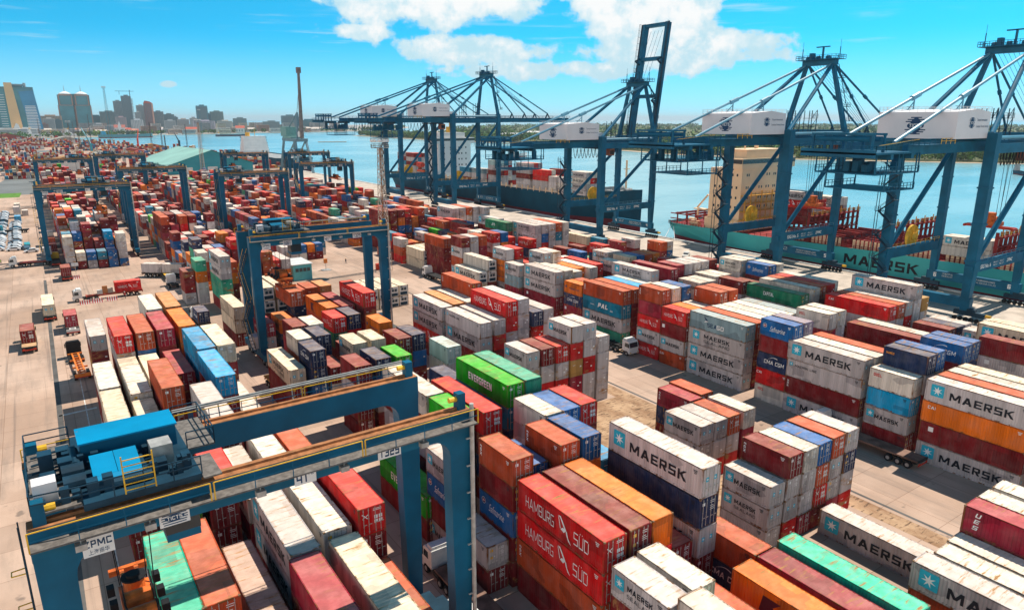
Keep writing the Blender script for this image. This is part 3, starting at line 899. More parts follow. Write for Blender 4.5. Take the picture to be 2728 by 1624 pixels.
def lash_bridge(y, parent, z1=15.0, mat=DECKR):
    b = MB()
    for z in (9.4, 12.2, z1): b.box(-14.4, y-.5, z, 14.4, y+.5, z+.22)
    for i in range(11): x = -14.2+i*2.84; b.box(x-.14, y-.4, 6.2, x+.14, y+.4, z1+1.4)
    for i in range(10): x = -14.2+i*2.84; b.beam((x,y-.5,9.6),(x+2.84,y-.5,12.2),.16); b.beam((x,y-.5,z1-.2),(x+.9,y-.5,z1+.02),.3)
    o = b.build('lashing_bridge', mat, parent)
    c = MB()
    for i in range(6): x = -13.5+i*5.2; c.box(x, y-.9, z1+.3, x+.3, y-.72, z1+2.4)
    c.rail([(-14.2,y-.75,z1+.35),(14.2,y-.75,z1+.35)],1.1,2.8,.1); c.build('yellow_guide', YELG, o)
for y in (143, 130.4, 103.5, 76.5, 49): lash_bridge(y, s1, 14.2 if y > 95 else 14.8)
for y in (136.5, 123.8, 110, 96.6, 83, 69.6, 56):        # hatch coamings and stored hatch frames between the bridges
    b = MB(); b.box(-13, y-5.2, 5.6, 13, y+5.2, 8.2); b.box(-12.4, y-4.8, 8.2, 12.4, y+4.8, 8.5)
    for i in range(7): xx = -12+i*4; b.box(xx, y-4.6, 8.5, xx+.5, y+4.6, 9.0); b.box(xx+.6, y-5.6, 5.6, xx+1.4, y-5.2, 8.0+.9*(i % 3))
    b.build('hatch_coaming', DECKR, s1)
    b = MB()
    for i in range(8): x = -13.3; yy = y-4.6+i*1.3; b.box(x-.25, yy, 6.2, x-.02, yy+.8, 8.9)
    b.build('vent_row', CREAM, s1)
b = MB(); b.rail([(-14.8,190,5.2),(-14.9,172,5.4)],1.2,1.4,.12); b.rail([(-14.9,157,5.6),(-14.9,40,7.2)],1.2,2.4,.12)
for i in range(5):
    for yy in (174,179,184,189): b.beam((-11+i*5.2, yy, 5), (-11+i*5.2, yy, 9.4), .4)
for yy in (174,179,184,189): b.box(-12, yy-.3, 8.6, 12, yy+.3, 9.3)
for z in (7.0, 8.9): b.box(-13.4, 173, z, -13.1, 190.5, z+.35)
b.build('stern_frame', DECKR, s1)
b = MB(); b.box(-9,172,5,-2,177,8); b.tube((-12,177,6.2),(-12,181,6.2),1.1,10); b.tube((-6,183,6.2),(-6,187,6.2),1.0,10); b.build('mooring_winch', CREAM, s1)
b = MB()
for a, c in (((-10,192,4.8),(-26,176,1.2)),((-10,192,4.8),(-24,183,1.2))): b.beam(a, c, .12)
b.build('mooring_rope', OFFW, s1)
# --- navy container ship (bow towards the raised boom)
s2 = empty('container_ship', (219.5, 0, 0)); tag(s2, 'navy blue container ship with white bridge, loaded with deck containers, left of the raised boom', 'ship', 'container ships at the quay')
hull('hull', [(455,12,9,-1),(440,13.4,12,-.4),(420,14,13.6,0),(330,14,14,0),(268,14,13.6,.2),(254,13.2,11,1.0),(244,10.6,7.2,2.0),(234,6.8,3.2,3.0),(226,2.9,.8,3.8),(221,.5,.2,4.4)], 10.4, .6, -4.6, [HULLN, HULLR, DECKG], s2)
b = MB(); b.box(-13,384,10,13,400,13); b.box(-11.5,385,13,11.5,398,30); b.box(-14.2,384.5,30,14.2,391,33.4); b.box(-8,386,33.4,8,396,36.5); bt = b.build('bridge_tower', SHIPW, s2)
windows(bt, [(frame_negy(x, 384.97, z), .8, 1.0) for z in (27.5,24,20.5,17) for x in (-9,-7.4,-3,-1,3,5,8)] + [(frame_negx(-11.53, y, z), .8, 1.0) for z in (27,23.5,20,16.5) for y in (387,389,393,395.5)])
b = MB(); b.box(-14.25,384.4,31.6,14.25,384.48,33); b.box(-14.28,384.6,31.6,-14.2,390.8,33); b.build('bridge_windows', GLASS, bt)
b = MB(); b.box(-2,390,36.5,2,392,40); b.tube((0,391,40),(0,391,46),.3,8); b.box(-3,390.6,43,3,391.4,43.4); b.build('radar_mast', YELG, s2)
b = MB(); b.tube((-13.2,403,16.5),(-13.2,410,16.5),1.5,10); b.box(-13.6,402,12,-12.6,411,13); b.build('lifeboat', SPRR, s2)
b = MB(); b.tube((0,231,13),(0,231,27),.45,8); b.box(-1.6,230.6,23,1.6,231.4,23.3); b.build('foremast', CREAM, s2)
b = MB(); b.rail([(-13.8,268,10.6),(-13.0,254,11.3),(-10.3,244,12.3),(-6.5,234,13.3),(-2.6,226,14.1)],1.1,2.2,.12); b.box(-5,232,12.4,5,240,13.4); b.tube((-3,236,14.2),(3,236,14.2),1.0,10); b.box(-10,242.5,11.4,10,243,14.4); b.tube((-3,228.5,14),(1,228.5,14),.9,10); b.build('forecastle_gear', DECKG, s2)
b = MB()
for y in range(262, 380, 5): b.box(-14.1, y, 10, -13.2, y+.4, 12.4)
b.rail([(-13.9,262,10.2),(-13.9,440,10)],1.1,3,.12); b.build('lashing_posts', CREAM, s2)
m = MB(); m.add(text_mesh('v v v', .7, 3.0, .02, 0, 1, INKW), frame_negx(-14.0, 255, 10.9)); m.build('draft_marks', INKW, s2)
# deck cargo: every box a container of its own
DECK = '''s1 204.6 131.2 40 11.4 G:M R:H D D|s1 207.2 131.2 40 11.4 W G D|s1 209.8 131.2 40 11.4 P R G D|s1 212.4 131.2 40 11.4 R W D|s1 222 131 40 11.4 W:X D D|s1 224.6 131 40 11.4 W G D|s1 219.4 131 40 11.4 G D|s1 204.8 77.4 40 8.6 W:M W|s1 207.5 77.4 40 8.6 W D
s2 206.0 313 40 10.2 q G:M D G:M G:M|s2 208.6 313 40 10.2 P G R G G|s2 211.2 313 40 10.2 G R G W D|s2 213.8 313 40 10.2 D G R|s2 206 286 40 10.2 G:M G:M D G:M G|s2 208.6 286 40 10.2 R R R G P|s2 211.2 286 40 10.2 G W R P D|s2 213.8 286 40 10.2 W R D
s2 206 271.5 40 10.2 R:H R:H G:M G:M|s2 208.6 271.5 40 10.2 W R G G|s2 211.2 271.5 40 10.2 R:H W D|s2 216.5 271.5 40 10.2 D R:H R D|s2 219 271.5 40 10.2 P D D G
s2 205.9 264.4 20 10.2 G:M G:M W:M|s2 205.9 257.9 20 10.2 G:M W:M G:M|s2 208.5 264.4 20 10.2 W G R|s2 208.5 257.9 20 10.2 G G R|s2 206.8 243.6 40 10.8 G:M W:M G:M G:M|s2 209.4 243.6 40 10.8 W:M R G G|s2 212 243.6 40 10.8 W D G G|s2 214.6 243.6 40 10.8 W R D
s2 206 330.5 40 10.2 g G:M G:M|s2 206 344 40 10.2 P G:M D|s2 208.6 330.5 40 10.2 G R D|s2 206 414 40 10.2 D G:M D G:M G|s2 208.6 414 40 10.2 R P G T G|s2 211.2 414 40 10.2 D G W G D|s2 206 427 40 10.2 G D P G D|s2 208.6 427 40 10.2 D G T W D'''
for blk in DECK.replace('\n', '|').split('|'):
    a = blk.split(); z0 = float(a[4]); tiers = a[5:]; L = 12.192 if a[3] == '40' else 6.058
    for i, tt in enumerate(tiers):
        CONT.append((a[0], float(a[1]), float(a[2]), z0+(len(tiers)-1-i)*2.62, L, 2.6, tt[0], tt[2:] if ':' in tt else '', 'd', i, len(tiers)))

CAM = Vector((0,0,44.7))
ORD = ['first','second','third','fourth','fifth','sixth','seventh','eighth','ninth','tenth','eleventh','twelfth','13th','14th','15th','16th','17th','18th','19th','20th','21st','22nd','23rd','24th','25th','26th','27th','28th','29th','30th']
MARKT = {'M':'with star logo','X':'with two-line lettering','l':'with small lettering','H':'with bird emblem','V':'with block lettering','F':'with script lettering','C':'with swoosh lettering','t':'with vertical letters',
 'c':'with small initials','K':'with dark emblem','L':'with blue lettering','P':'with web address','S':'with arrow emblem','A':'with capital lettering','U':'with stacked letters','W':'with red lettering','j':'with italic lettering',
 'r':'with orange lettering','u':'with white initials','e':'with one initial','b':'with small sticker'}
BLK = {'left':'near gantry block','lane':'truck lane stacks','front':'near middle block','right':'near right block','roadside':'left roadside block','truckside':'second gantry block','reefer':'reefer rows','road':'right roadside block',
 'road middle':'right roadside block','quay':'quayside block','berth':'berth edge','far':'far left block','far left':'far left block','second':'far second block','third':'far third block','fourth':'far fourth block','fifth':'far fifth block','third':'far third block','s1':'turquoise ship deck','s2':'navy ship deck','front middle':'near middle block'}
def rowbay():
    xs = {}; ys = {}
    for c in CONT:
        b = BLK.get(c[0], c[0]); xs.setdefault(b, set()).add(round(c[1]/2.8)); 
    rk = {b: {v: i for i, v in enumerate(sorted(s))} for b, s in xs.items()}
    rows_ = {}
    for c in CONT:
        b = BLK.get(c[0], c[0]); rows_.setdefault((b, rk[b][round(c[1]/2.8)]), set()).add(round(c[2], 1))
    bk = {k: {v: i for i, v in enumerate(sorted(s))} for k, s in rows_.items()}
    return rk, bk
RK, BK = rowbay()
_used = {}
def clabel(c):
    blk, x, y, z, L, h, col, code, end, i, n = c
    if blk == 'load': return 'container on a truck'
    b = BLK.get(blk, blk); r = RK[b][round(x/2.8)]; by = BK[(b, r)][round(y, 1)]
    tier = 'on the ground' if n == 1 else 'topmost' if i == 0 else 'bottom' if i == n-1 else ('second down','third down','fourth down','fifth down')[i-1]
    mk = MARKT.get(code, 'with refrigeration unit' if end == 'r' else '')
    size = 'short' if L < 8 else 'long'
    parts = [f"{CNAME[col]} {size} container {mk}".strip(), tier, f"{ORD[min(r,29)]} row", f"{ORD[min(by,29)]} bay", b]
    s = ', '.join(parts)
    if len(s.split()) > 16: s = s.replace(f' {size} container', ' container')
    k = _used.get(s, 0); _used[s] = k+1
    if k: s = s.replace('container', 'container set ' + ('back','aside','further')[min(k-1, 2)], 1)
    return s
def build_container(idx, c):
    blk, x, y, z, L, h, col, code, end, i, n = c
    ds = (Vector((x,y,z))-CAM).length
    rng = random.Random(idx*7+1); v = rng.uniform(.88, 1.12); base = [min(1, q*v) for q in PAL[col]]
    o = link('shipping_container', cbody(L, h, end == 'w'), None, (x+rng.uniform(-.03,.03), y+rng.uniform(-.04,.04), z))
    o.color = (*base, 1); tag(o, clabel(c), 'container', 'stacked containers in the yard')
    def part(nm, me, loc=(0,0,0), par=o):
        p = link(nm, me, par, loc); p.color = (*base, 1); return p
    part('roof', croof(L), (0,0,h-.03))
    if end == 'd':
        near = ds < 88
        for s in (0, 1):
            d = part('door', cdoor(h, s, not near))
            if near:
                x0, x1 = (.155, CW/2-.008) if s == 0 else (CW/2+.008, CW-.155)
                for t in (.28, .72): part('lock_rod', crod(h), (x0+(x1-x0)*t,0,0), d)
        if ds < 190:
            k = 'four' if code == 'H' or (col == 'R') else 'star' if code in ('M','X') or (col in 'GY' and rng.random() < .45) else rng.choice(['y','t','t'])
            part('door_marking', doormarks(k, h))
    elif end == 'r': part('refrigeration_unit', creefer(h))
    if code or ds < 120:
        for nm, me in marks(code, L, h): part(nm, me)
    return o
def build_stuff(items):
    b = MB(); cols = []; mk = MB()
    for idx, c in items:
        blk, x, y, z, L, h, col, code, end, i, n = c
        rng = random.Random(idx*7+1); v = rng.uniform(.85, 1.15); base = [min(1, q*v) for q in PAL[col]]
        n0 = len(b.f); W = CW
        b.box(x, y, z, x+W, y+L, z+h-.02)
        for k in range(int(L/1.5)):                     # side ribs
            yy = y+.4+k*1.5; b.box(x-.03, yy, z+.15, x+.02, yy+.75, z+h-.13)
        b.box(x+.15, y-.03, z+.15, x+W/2-.03, y+.02, z+h-.13); b.box(x+W/2+.03, y-.03, z+.15, x+W-.15, y+.02, z+h-.13)
        cols += [base]*(len(b.f)-n0)
        ds = (Vector((x,y,z))-CAM).length
        if ds < 330:
            if code:
                for nm, me in marks(code, L, h):
                    n1 = len(mk.v); mk.v += [(p.co.x+x-.04, p.co.y+y, p.co.z+z) for p in me.vertices]
                    for p in me.polygons: mk.f.append(tuple(n1+q for q in p.vertices)); mk.m.append(p.material_index)
            for x0, z0, w, hh, m in ((1.42,.36,.32,.22,1),(1.83,.52,.32,.22,1),(.4,.68,.5,.06,1)):
                if rng.random() < .6: 
                    k = len(mk.v); mk.v += [(x+x0,y-.04,z+h*z0),(x+x0+w,y-.04,z+h*z0),(x+x0+w,y-.04,z+h*z0+hh),(x+x0,y-.04,z+h*z0+hh)]; mk.f.append((k,k+1,k+2,k+3)); mk.m.append(m)
    nf = len(b.f); k = len(b.v); b.v += mk.v; b.f += [tuple(k+q for q in f) for f in mk.f]
    b.m = [0]*nf + [1+m for m in mk.m]; cols += [(.5,.5,.5)]*len(mk.f)
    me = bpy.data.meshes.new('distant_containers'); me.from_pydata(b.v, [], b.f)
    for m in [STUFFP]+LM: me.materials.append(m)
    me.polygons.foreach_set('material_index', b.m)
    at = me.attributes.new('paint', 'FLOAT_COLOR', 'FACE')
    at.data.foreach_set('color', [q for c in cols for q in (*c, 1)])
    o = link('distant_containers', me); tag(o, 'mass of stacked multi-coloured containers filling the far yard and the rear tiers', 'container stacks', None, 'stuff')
    return o
_stuff = []
for i, c in enumerate(CONT):
    if IND is None and i < 520 or IND is not None and i in IND:
        o = build_container(i, c); o['idx'] = i
    else: _stuff.append((i, c))
build_stuff(_stuff)

# ------------------------------------------------------------------ yard gantry cranes (rubber tyred)
def gantry(x0, y0, label, detail, trolley_x=2.7, num='T325', spread_z=13.0, group='yard gantry cranes over the stacks', ty=8.2):
    """x0 left outer face, y0 near face of the near girder"""
    t = empty('gantry_crane', (x0, y0, 0), R(1.3) if num == 'T325' else 0); tag(t, label, 'gantry crane', group)
    Wd = 26.9; top = 24.2; D = ty; GB = 22.4
    for gy in (0, D):
        g = MB(); g.box(-.02, gy, GB, Wd+.02, gy+1.2, top)
        for xx, sg in ((1.78, 1), (Wd-1.78, -1)):        # curved haunches where girder meets leg
            pts = [(xx, GB), (xx, GB-1.5)] + [(xx+sg*1.5*(1-math.cos(a)), GB-1.5+1.5*math.sin(a)) for a in [PI/2*i/5 for i in range(1, 6)]]
            g.prism(pts, 'y', gy+.03, gy+1.17)
        g.box(0, gy+.03, top+.001, Wd, gy+1.17, top+.05, 1)
        g.box(.4, gy+.5, top+.05, Wd-.4, gy+.66, top+.22, 1)
        g.build('girder', [CRANE, RUSTRAIL], t)
        for lx in (0, Wd-1.8):
            l = MB(); 
            l.prism([(lx, GB), (lx+1.8, GB), (lx+1.55, 2.2), (lx+.25, 2.2)], 'y', gy+.02, gy+1.18)
            l.build('leg', CRANE, t)
    for lx in (0, Wd-1.8):
        s = MB(); s.box(lx+.2, -2.2, 1.5, lx+1.6, D+3.4, 2.7)
        s.build('sill_beam', CRANE, t)
        for wy in (-1.6, .3, D+.9, D+2.8):
            w = MB(); w.wheel((lx+.9, wy, .78), .78, .5, 'x', 16); wo = w.build('wheel', BLACK, t)
            hb = MB(); hb.wheel((lx+.9, wy, .78), .4, .56, 'x', 10); hb.build('hub', GALV, wo)
        e = MB(); e.box(lx-.3, 2.4, 2.72, lx+2.0, 5.4, 5.0); e.box(lx+.1, 5.7, 2.72, lx+1.8, 7.5, 4.2)
        e.build('power_cabinet', CRANED if lx else OFFW, t)
    for gy in (-1.0, D+1.22):
        w = MB(); w.box(0, gy, top-.75, Wd, gy+.98, top-.68)
        w.build('walkway', GRATE, t)
        if detail:
            yy = gy+.04 if gy < 0 else gy+.94
            r = MB(); r.rail([(0, yy, top-.68), (8.7, yy, top-.68)], 1.1, 2.2, .05); r.rail([(8.9, yy, top-.68), (18, yy, top-.68)], 1.1, 2.2, .05); r.rail([(18.2, yy, top-.68), (Wd, yy, top-.68)], 1.1, 2.2, .05)
            n = len(r.f); r.m = [1]*n
            for xa, xb in ((0,8.7),(8.9,18),(18.2,Wd)): 
                r.beam((xa,yy,top+.42),(xb,yy,top+.42),.055,.055,0)
                for xx in (xa, xb): r.beam((xx,yy,top-.68),(xx,yy,top+.42),.07,.07,0)
            r.build('handrail', [YEL, CRANE], t)
        elif gy < 0:
            r = MB(); r.rail([(0, gy, top-.68), (Wd, gy, top-.68)], 1.1, 4.4, .07); r.build('handrail', YEL, t)
    for lx in (0.3, Wd-.9):                              # girder end buffers
        for gy in (.6, D+.6):
            b = MB(); b.box(lx, gy-.35, top+.05, lx+.6, gy+.35, top+1.3); b.tube((lx+.3, gy, top+.85), (lx+(1.1 if lx < 9 else -.6), gy, top+.85), .2, 8, 1)
            b.build('buffer', [CRANE, YEL], t)
    # festoon tray along the far side
    f = MB(); f.box(6, D+2.3, top+.5, Wd, D+2.42, top+.62); f.box(6, D+2.7, top+.5, Wd, D+2.82, top+.62)
    for i in range(8): f.beam((6.5+i*2.7, D+2.2, top-.7), (6.5+i*2.7, D+2.5, top+.55), .08)
    f.build('cable_tray', GALV, t)
    # signs on the near girder
    def plate(xc, zc, w, h, parts):
        p = MB(); p.box(xc-w/2, -.03, zc-h/2, xc+w/2, -.004, zc+h/2); po = p.build('sign_plate', WHITE, t)
        m = MB()
        for s, dx, dz, hh, ww, bold in parts: m.add(text_mesh(s, hh, ww, bold, 0, 1, INKB), frame_negy(xc+dx, -.036, zc+dz))
        m.build('lettering', INKB, po); return po
    zs = GB+.28
    plate(2.95, GB-.05, 1.5, 1.1, [('ZPMC', 0, .2, .42, 1.3, .03), ('上海振华', 0, -.3, .3, 1.0, .005)])
    po = plate(6.8, zs, 1.6, .95, [])
    m = MB(); 
    for i in range(6): 
        zz = zs-.36+.145*i; w = .72-.05*abs(i-2.5); m.box(6.8-w, -.038, zz-.03, 6.8+w, -.034, zz+.03)
    m.add(disc(.52, .2), frame_negy(6.8, -.042, zs)); n = len(m.f)
    m.add(text_mesh('TICTS', .24, .8, .03, 0, 1, INKW), frame_negy(6.8, -.05, zs)); m.m = [0]*n+[1]*(len(m.f)-n)
    m.build('lettering', [INKB, INKW], po)
    plate(14.45, zs+.1, 1.4, .95, [('41', -.25, -.05, .6, .65, .03), ('TE', .35, .2, .25, .4, .01)])
    plate(20.3, zs+.2, 1.7, 1.0, [(num, 0, -.05, .66, 1.45, .03)])
    for xx in (1.9, 5.2, 11.2, 16.5, 22.3):              # floodlights under the walkway edge
        b = MB(); b.box(xx, -.95, GB+.4, xx+.55, -.5, GB+.75); b.beam((xx+.28,-.7,GB+.7),(xx+.28,-.7,top-.75),.06); b.build('floodlight', GALV, t)
    # ladder / downpipe on the right near leg
    l = MB(); l.tube((Wd-.1, -.25, 2.5), (Wd-.1, -.25, top+.6), .17, 8)
    for i in range(9): l.box(Wd-.6, -.32, 4.5+i*2.2, Wd-.05, -.2, 4.6+i*2.2)
    l.build('cable_duct', GALV, t)
    # stair or ladder on the left side
    if num == 'T325':
        s = MB()
        for yy in (.3,.9): s.beam((-.35,yy,2.6),(-.35,yy,top+.3),.07)
        for i in range(60): s.beam((-.35,.3,2.8+i*.35),(-.35,.9,2.8+i*.35),.04)
        for i in range(9): s.path([(-.35,.3,5+i*2.1),(-1.0,.35,5+i*2.1),(-1.0,.85,5+i*2.1),(-.35,.9,5+i*2.1)],.05,1)
        s.build('caged_ladder', [CRANED, YEL], t)
    else:
        s = MB()
        for k in range(4):
            a, b_ = (1.0, 6.4) if k % 2 == 0 else (6.4, 1.0)
            za, zb = 2.8+k*4.6, 2.8+(k+1)*4.6
            for dx in (-.95, -.3): s.beam((dx, a, za), (dx, b_, zb), .09, .22); s.beam((dx, a, za+1), (dx, b_, zb+1), .05, .05, 1)
            for i in range(9):
                q = i/9; s.box(-.95, a+(b_-a)*q-.12, za+(zb-za)*q, -.3, a+(b_-a)*q+.12, za+(zb-za)*q+.05)
            s.box(-1.0, b_-.7, zb-.04, -.2, b_+.7, zb+.02)
        s.build('stair', [CRANED, YEL], t)
    # trolley
    tx = trolley_x
    p = MB(); p.box(tx-2.9, -.2, top+.55, tx+3.0, D+1.4, top+.8); p.box(tx-2.9, .2, top+.2, tx+3, 1.0, top+.55); p.box(tx-2.9, D+.2, top+.2, tx+3, D+1.0, top+.55)
    for xx in (-2, -.4, 1.0, 2.4):
        for gy in (.58, D+.58): p.wheel((tx+xx, gy, top+.36), .3, .2, 'y', 10, 1)
    p.build('trolley_frame', [CRANED, BLACK], t)
    h = MB(); h.box(tx-2.5, D-3.5, top+.8, tx+2.6, D-1.1, top+2.15); h.box(tx-2.6, D-3.6, top+2.15, tx+2.7, D-1.0, top+2.25, 1)
    h.prism([(1.5, top+1.35), (3.6, top+1.75), (3.6, top+1.85), (1.5, top+1.45)], 'x', tx-2.2, tx-1.0, 1); h.prism([(1.5, top+1.35), (3.6, top+1.75), (3.6, top+1.85), (1.5, top+1.45)], 'x', tx-.97, tx+.2, 1)
    h.prism([(1.2, top+.9), (1.5, top+.9), (1.5, top+1.44), (1.2, top+1.3)], 'x', tx-2.2, tx+.2, 1)
    h.build('machine_house', [CRANE if detail and num == 'T325' else CRANED, CRANE2 if num == 'T325' else CRANE], t)
    m = MB()
    for i in range(3): m.box(tx-2.0+i*.9, 1.9, top+.8, tx-1.3+i*.9, 3.4, top+1.3)
    m.tube((tx-2.2, .9, top+1.1), (tx+.6, .9, top+1.1), .3, 12); m.tube((tx-2.9, D-4.4, top+1.3), (tx-2.9, D-2.0, top+1.3), .3, 12); m.tube((tx-3.6, 3.6, top+1.1), (tx-2.5, 3.6, top+1.1), .5, 12); m.tube((tx-3.6, 2.2, top+1.1), (tx-2.5, 2.2, top+1.1), .45, 12)
    m.box(tx+.8, 1.4, top+.8, tx+1.5, 2.2, top+1.4); m.box(tx+1.0, 3.7, top+.8, tx+2.1, 4.6, top+1.6)
    rg = random.Random(3)
    for i in range(34 if detail else 8):
        xx = tx+rg.uniform(-5.0, 2.8); yy = rg.choice((rg.uniform(.4,1.3), rg.uniform(3.7,4.6), rg.uniform(.4,8) if xx < tx-2.9 else 1.0)); q = rg.uniform(.15,.4); m.box(xx, yy, top+.72, xx+q*1.4, yy+q*1.6, top+.8+rg.uniform(.2,.9))
    for i in range(7 if detail else 0): yy = .6+i*1.15; m.tube((tx-5.0, yy, top+.85), (tx-2.7, yy+.3, top+.95), .07, 6)
    m.build('hoist_machinery', CRANED, t)
    m = MB(); m.box(tx-5.2, .3, top+.6, tx-2.9, D+.9, top+.7); m.box(tx+3.0, D-4.4, top+.6, tx+4.6, D+.4, top+.7); m.box(tx+3.0, -.6, top+.6, tx+4.0, 2.5, top+.7)
    m.build('platform', GRATE, t)
    m = MB(); m.box(tx+.85, 2.3, top+.8, tx+2.0, 3.6, top+2.0); m.build('resistor_box', GALV, t)
    m = MB(); m.box(tx-5.0, 1.2, top+.7, tx-3.9, 2.2, top+1.9); m.build('air_conditioner', OFFW, t)
    for i in range(4):
        m = MB(); m.box(tx-4.6+(i % 2)*.9, 2.8+i*1.1, top+.7, tx-3.9+(i % 2)*.9, 3.6+i*1.1, top+1.5+.2*(i % 3)); m.build('motor', CRANED, t)
    r = MB(); r.rail([(tx-5.2,.3,top+.7),(tx-5.2,D+.9,top+.7),(tx-2.9,D+.9,top+.7)],1.1,1.6,.06); r.rail([(tx-5.2,.3,top+.7),(tx-2.9,-.2,top+.8),(tx+3,-.2,top+.8)],1.1,1.6,.06)
    r.rail([(tx+3,D-4.4,top+.7),(tx+4.6,D-4.4,top+.7),(tx+4.6,D+.4,top+.7),(tx+3,D+.4,top+.7)],1.1,1.3,.06); r.m = [1]*len(r.f)
    for xx in (tx-.9, tx+.6):
        r.beam((xx,-.25,top+.8),(xx,-.25,top+3.0),.07,.07,0)
    for i in range(6): r.beam((tx-.9,-.25,top+1+.35*i),(tx+.6,-.25,top+1+.35*i),.05,.05,0)
    r.build('trolley_handrail', [YEL, CRANED], t)
    # operator cabin under the trolley
    c = MB(); c.box(tx+1.0, 2.0, GB-2.4, tx+2.9, 4.3, GB-.1); co = c.build('operator_cabin', CRANE, t)
    c = MB(); c.box(tx+.97, 2.2, GB-1.9, tx+2.93, 1.97, GB-.5); c.box(tx+.96, 2.3, GB-1.9, tx+1.0, 4.1, GB-.5); c.build('windscreen', GLASS, co)
    # spreader, head block and ropes
    cy = D*.5+.9; sz = spread_z; tx -= .8 if detail else 0
    s = MB(); 
    for yy in (-5.9, 5.9): s.box(tx-1.2, cy+yy-.2, sz, tx+1.2, cy+yy+.2, sz+.4)
    for xx in (-.55, .35): s.box(tx+xx, cy-5.7, sz+.03, tx+xx+.28, cy+5.7, sz+.45)
    s.box(tx-.9, cy-1.6, sz+.45, tx+.9, cy+1.6, sz+.85)
    so = s.build('spreader', SPRO, t)
    s = MB(); s.box(tx-.9, cy-3.2, sz+.9, tx+.9, cy+2.4, sz+1.2)
    for yy in (-.5, -2.3): s.tube((tx-.75, cy+yy, sz+1.75), (tx+.75, cy+yy, sz+1.75), .62, 16); s.tube((tx-.85, cy+yy, sz+1.75), (tx+.85, cy+yy, sz+1.75), .25, 10, 1); s.tube((tx-.82, cy+yy, sz+1.75), (tx-.76, cy+yy, sz+1.75), .7, 16, 1); s.tube((tx+.76, cy+yy, sz+1.75), (tx+.82, cy+yy, sz+1.75), .7, 16, 1)
    s.tube((tx, cy+1.4, sz+1.2), (tx, cy+1.4, sz+2.2), .62, 16); s.tube((tx, cy+1.4, sz+2.2), (tx, cy+1.4, sz+2.3), .75, 16, 1); s.tube((tx, cy+1.4, sz+2.31), (tx, cy+1.4, sz+2.5), .42, 16, 1)
    for xx in (-1.35, 1.35):
        for yy in (.4, -1.4, -3.0, 2.2): s.box(tx+xx-.22, cy+yy-.3, sz+.9, tx+xx+.22, cy+yy+.3, sz+1.5, 1)
    s.beam((tx-1.5, cy-3.4, sz+1.0), (tx+1.5, cy-3.4, sz+1.0), .35)
    for i in range(6): s.beam((tx+.95, cy-2.8+i*.9, sz+1.2), (tx+.95, cy-2.3+i*.9, sz+1.9), .08, .08, 1)
    s.build('head_block', [SPRO, BLACK], so)
    s = MB()
    for xx in (-.8, .8):
        for yy in (-1.9, 2.2): s.beam((tx+xx, cy+yy, sz+1.4), (tx+xx*1.4, cy+yy*.9, top+.6), .06)
    s.build('hoist_rope', BLACK, so)
    return t
gantry(-2.9, 39.9, 'nearest blue yard gantry with machine house over turquoise container', True, 5.5, 'T325', 13.6)
gantry(30.2, 127.6, 'blue yard gantry lifting a rust red container beside the reefer rows', True, 7.0, 'T329', 14.6)
gantry(-.4, 262.0, 'blue yard gantry at the front of the far left block beside parked cars', False, 17, 'T326', 15)
gantry(1.2, 440, 'small far blue gantry at the left, beyond the one by the parked cars', False, 20, 'T321', 16)
gantry(30.0, 339, 'blue yard gantry with yellow corner buffers over the far second block', False, 12, 'T328', 16)
gantry(31.0, 474, 'small far blue gantry standing in front of the green-roofed warehouse left end', False, 8, 'T320', 16)
gantry(59.2, 287, 'blue yard gantry in the centre far block, left of the tall lamp tower', False, 6, 'T327', 16)
gantry(104.5, 331, 'blue yard gantry right of the centre far one, near the water', False, 19, 'T324', 16)
gantry(97.0, 452, 'small far blue gantry in front of the warehouse right end', False, 6, 'T322', 16)
gantry(133.0, 442, 'small far blue gantry before the moored ship bow', False, 9, 'T323', 16)

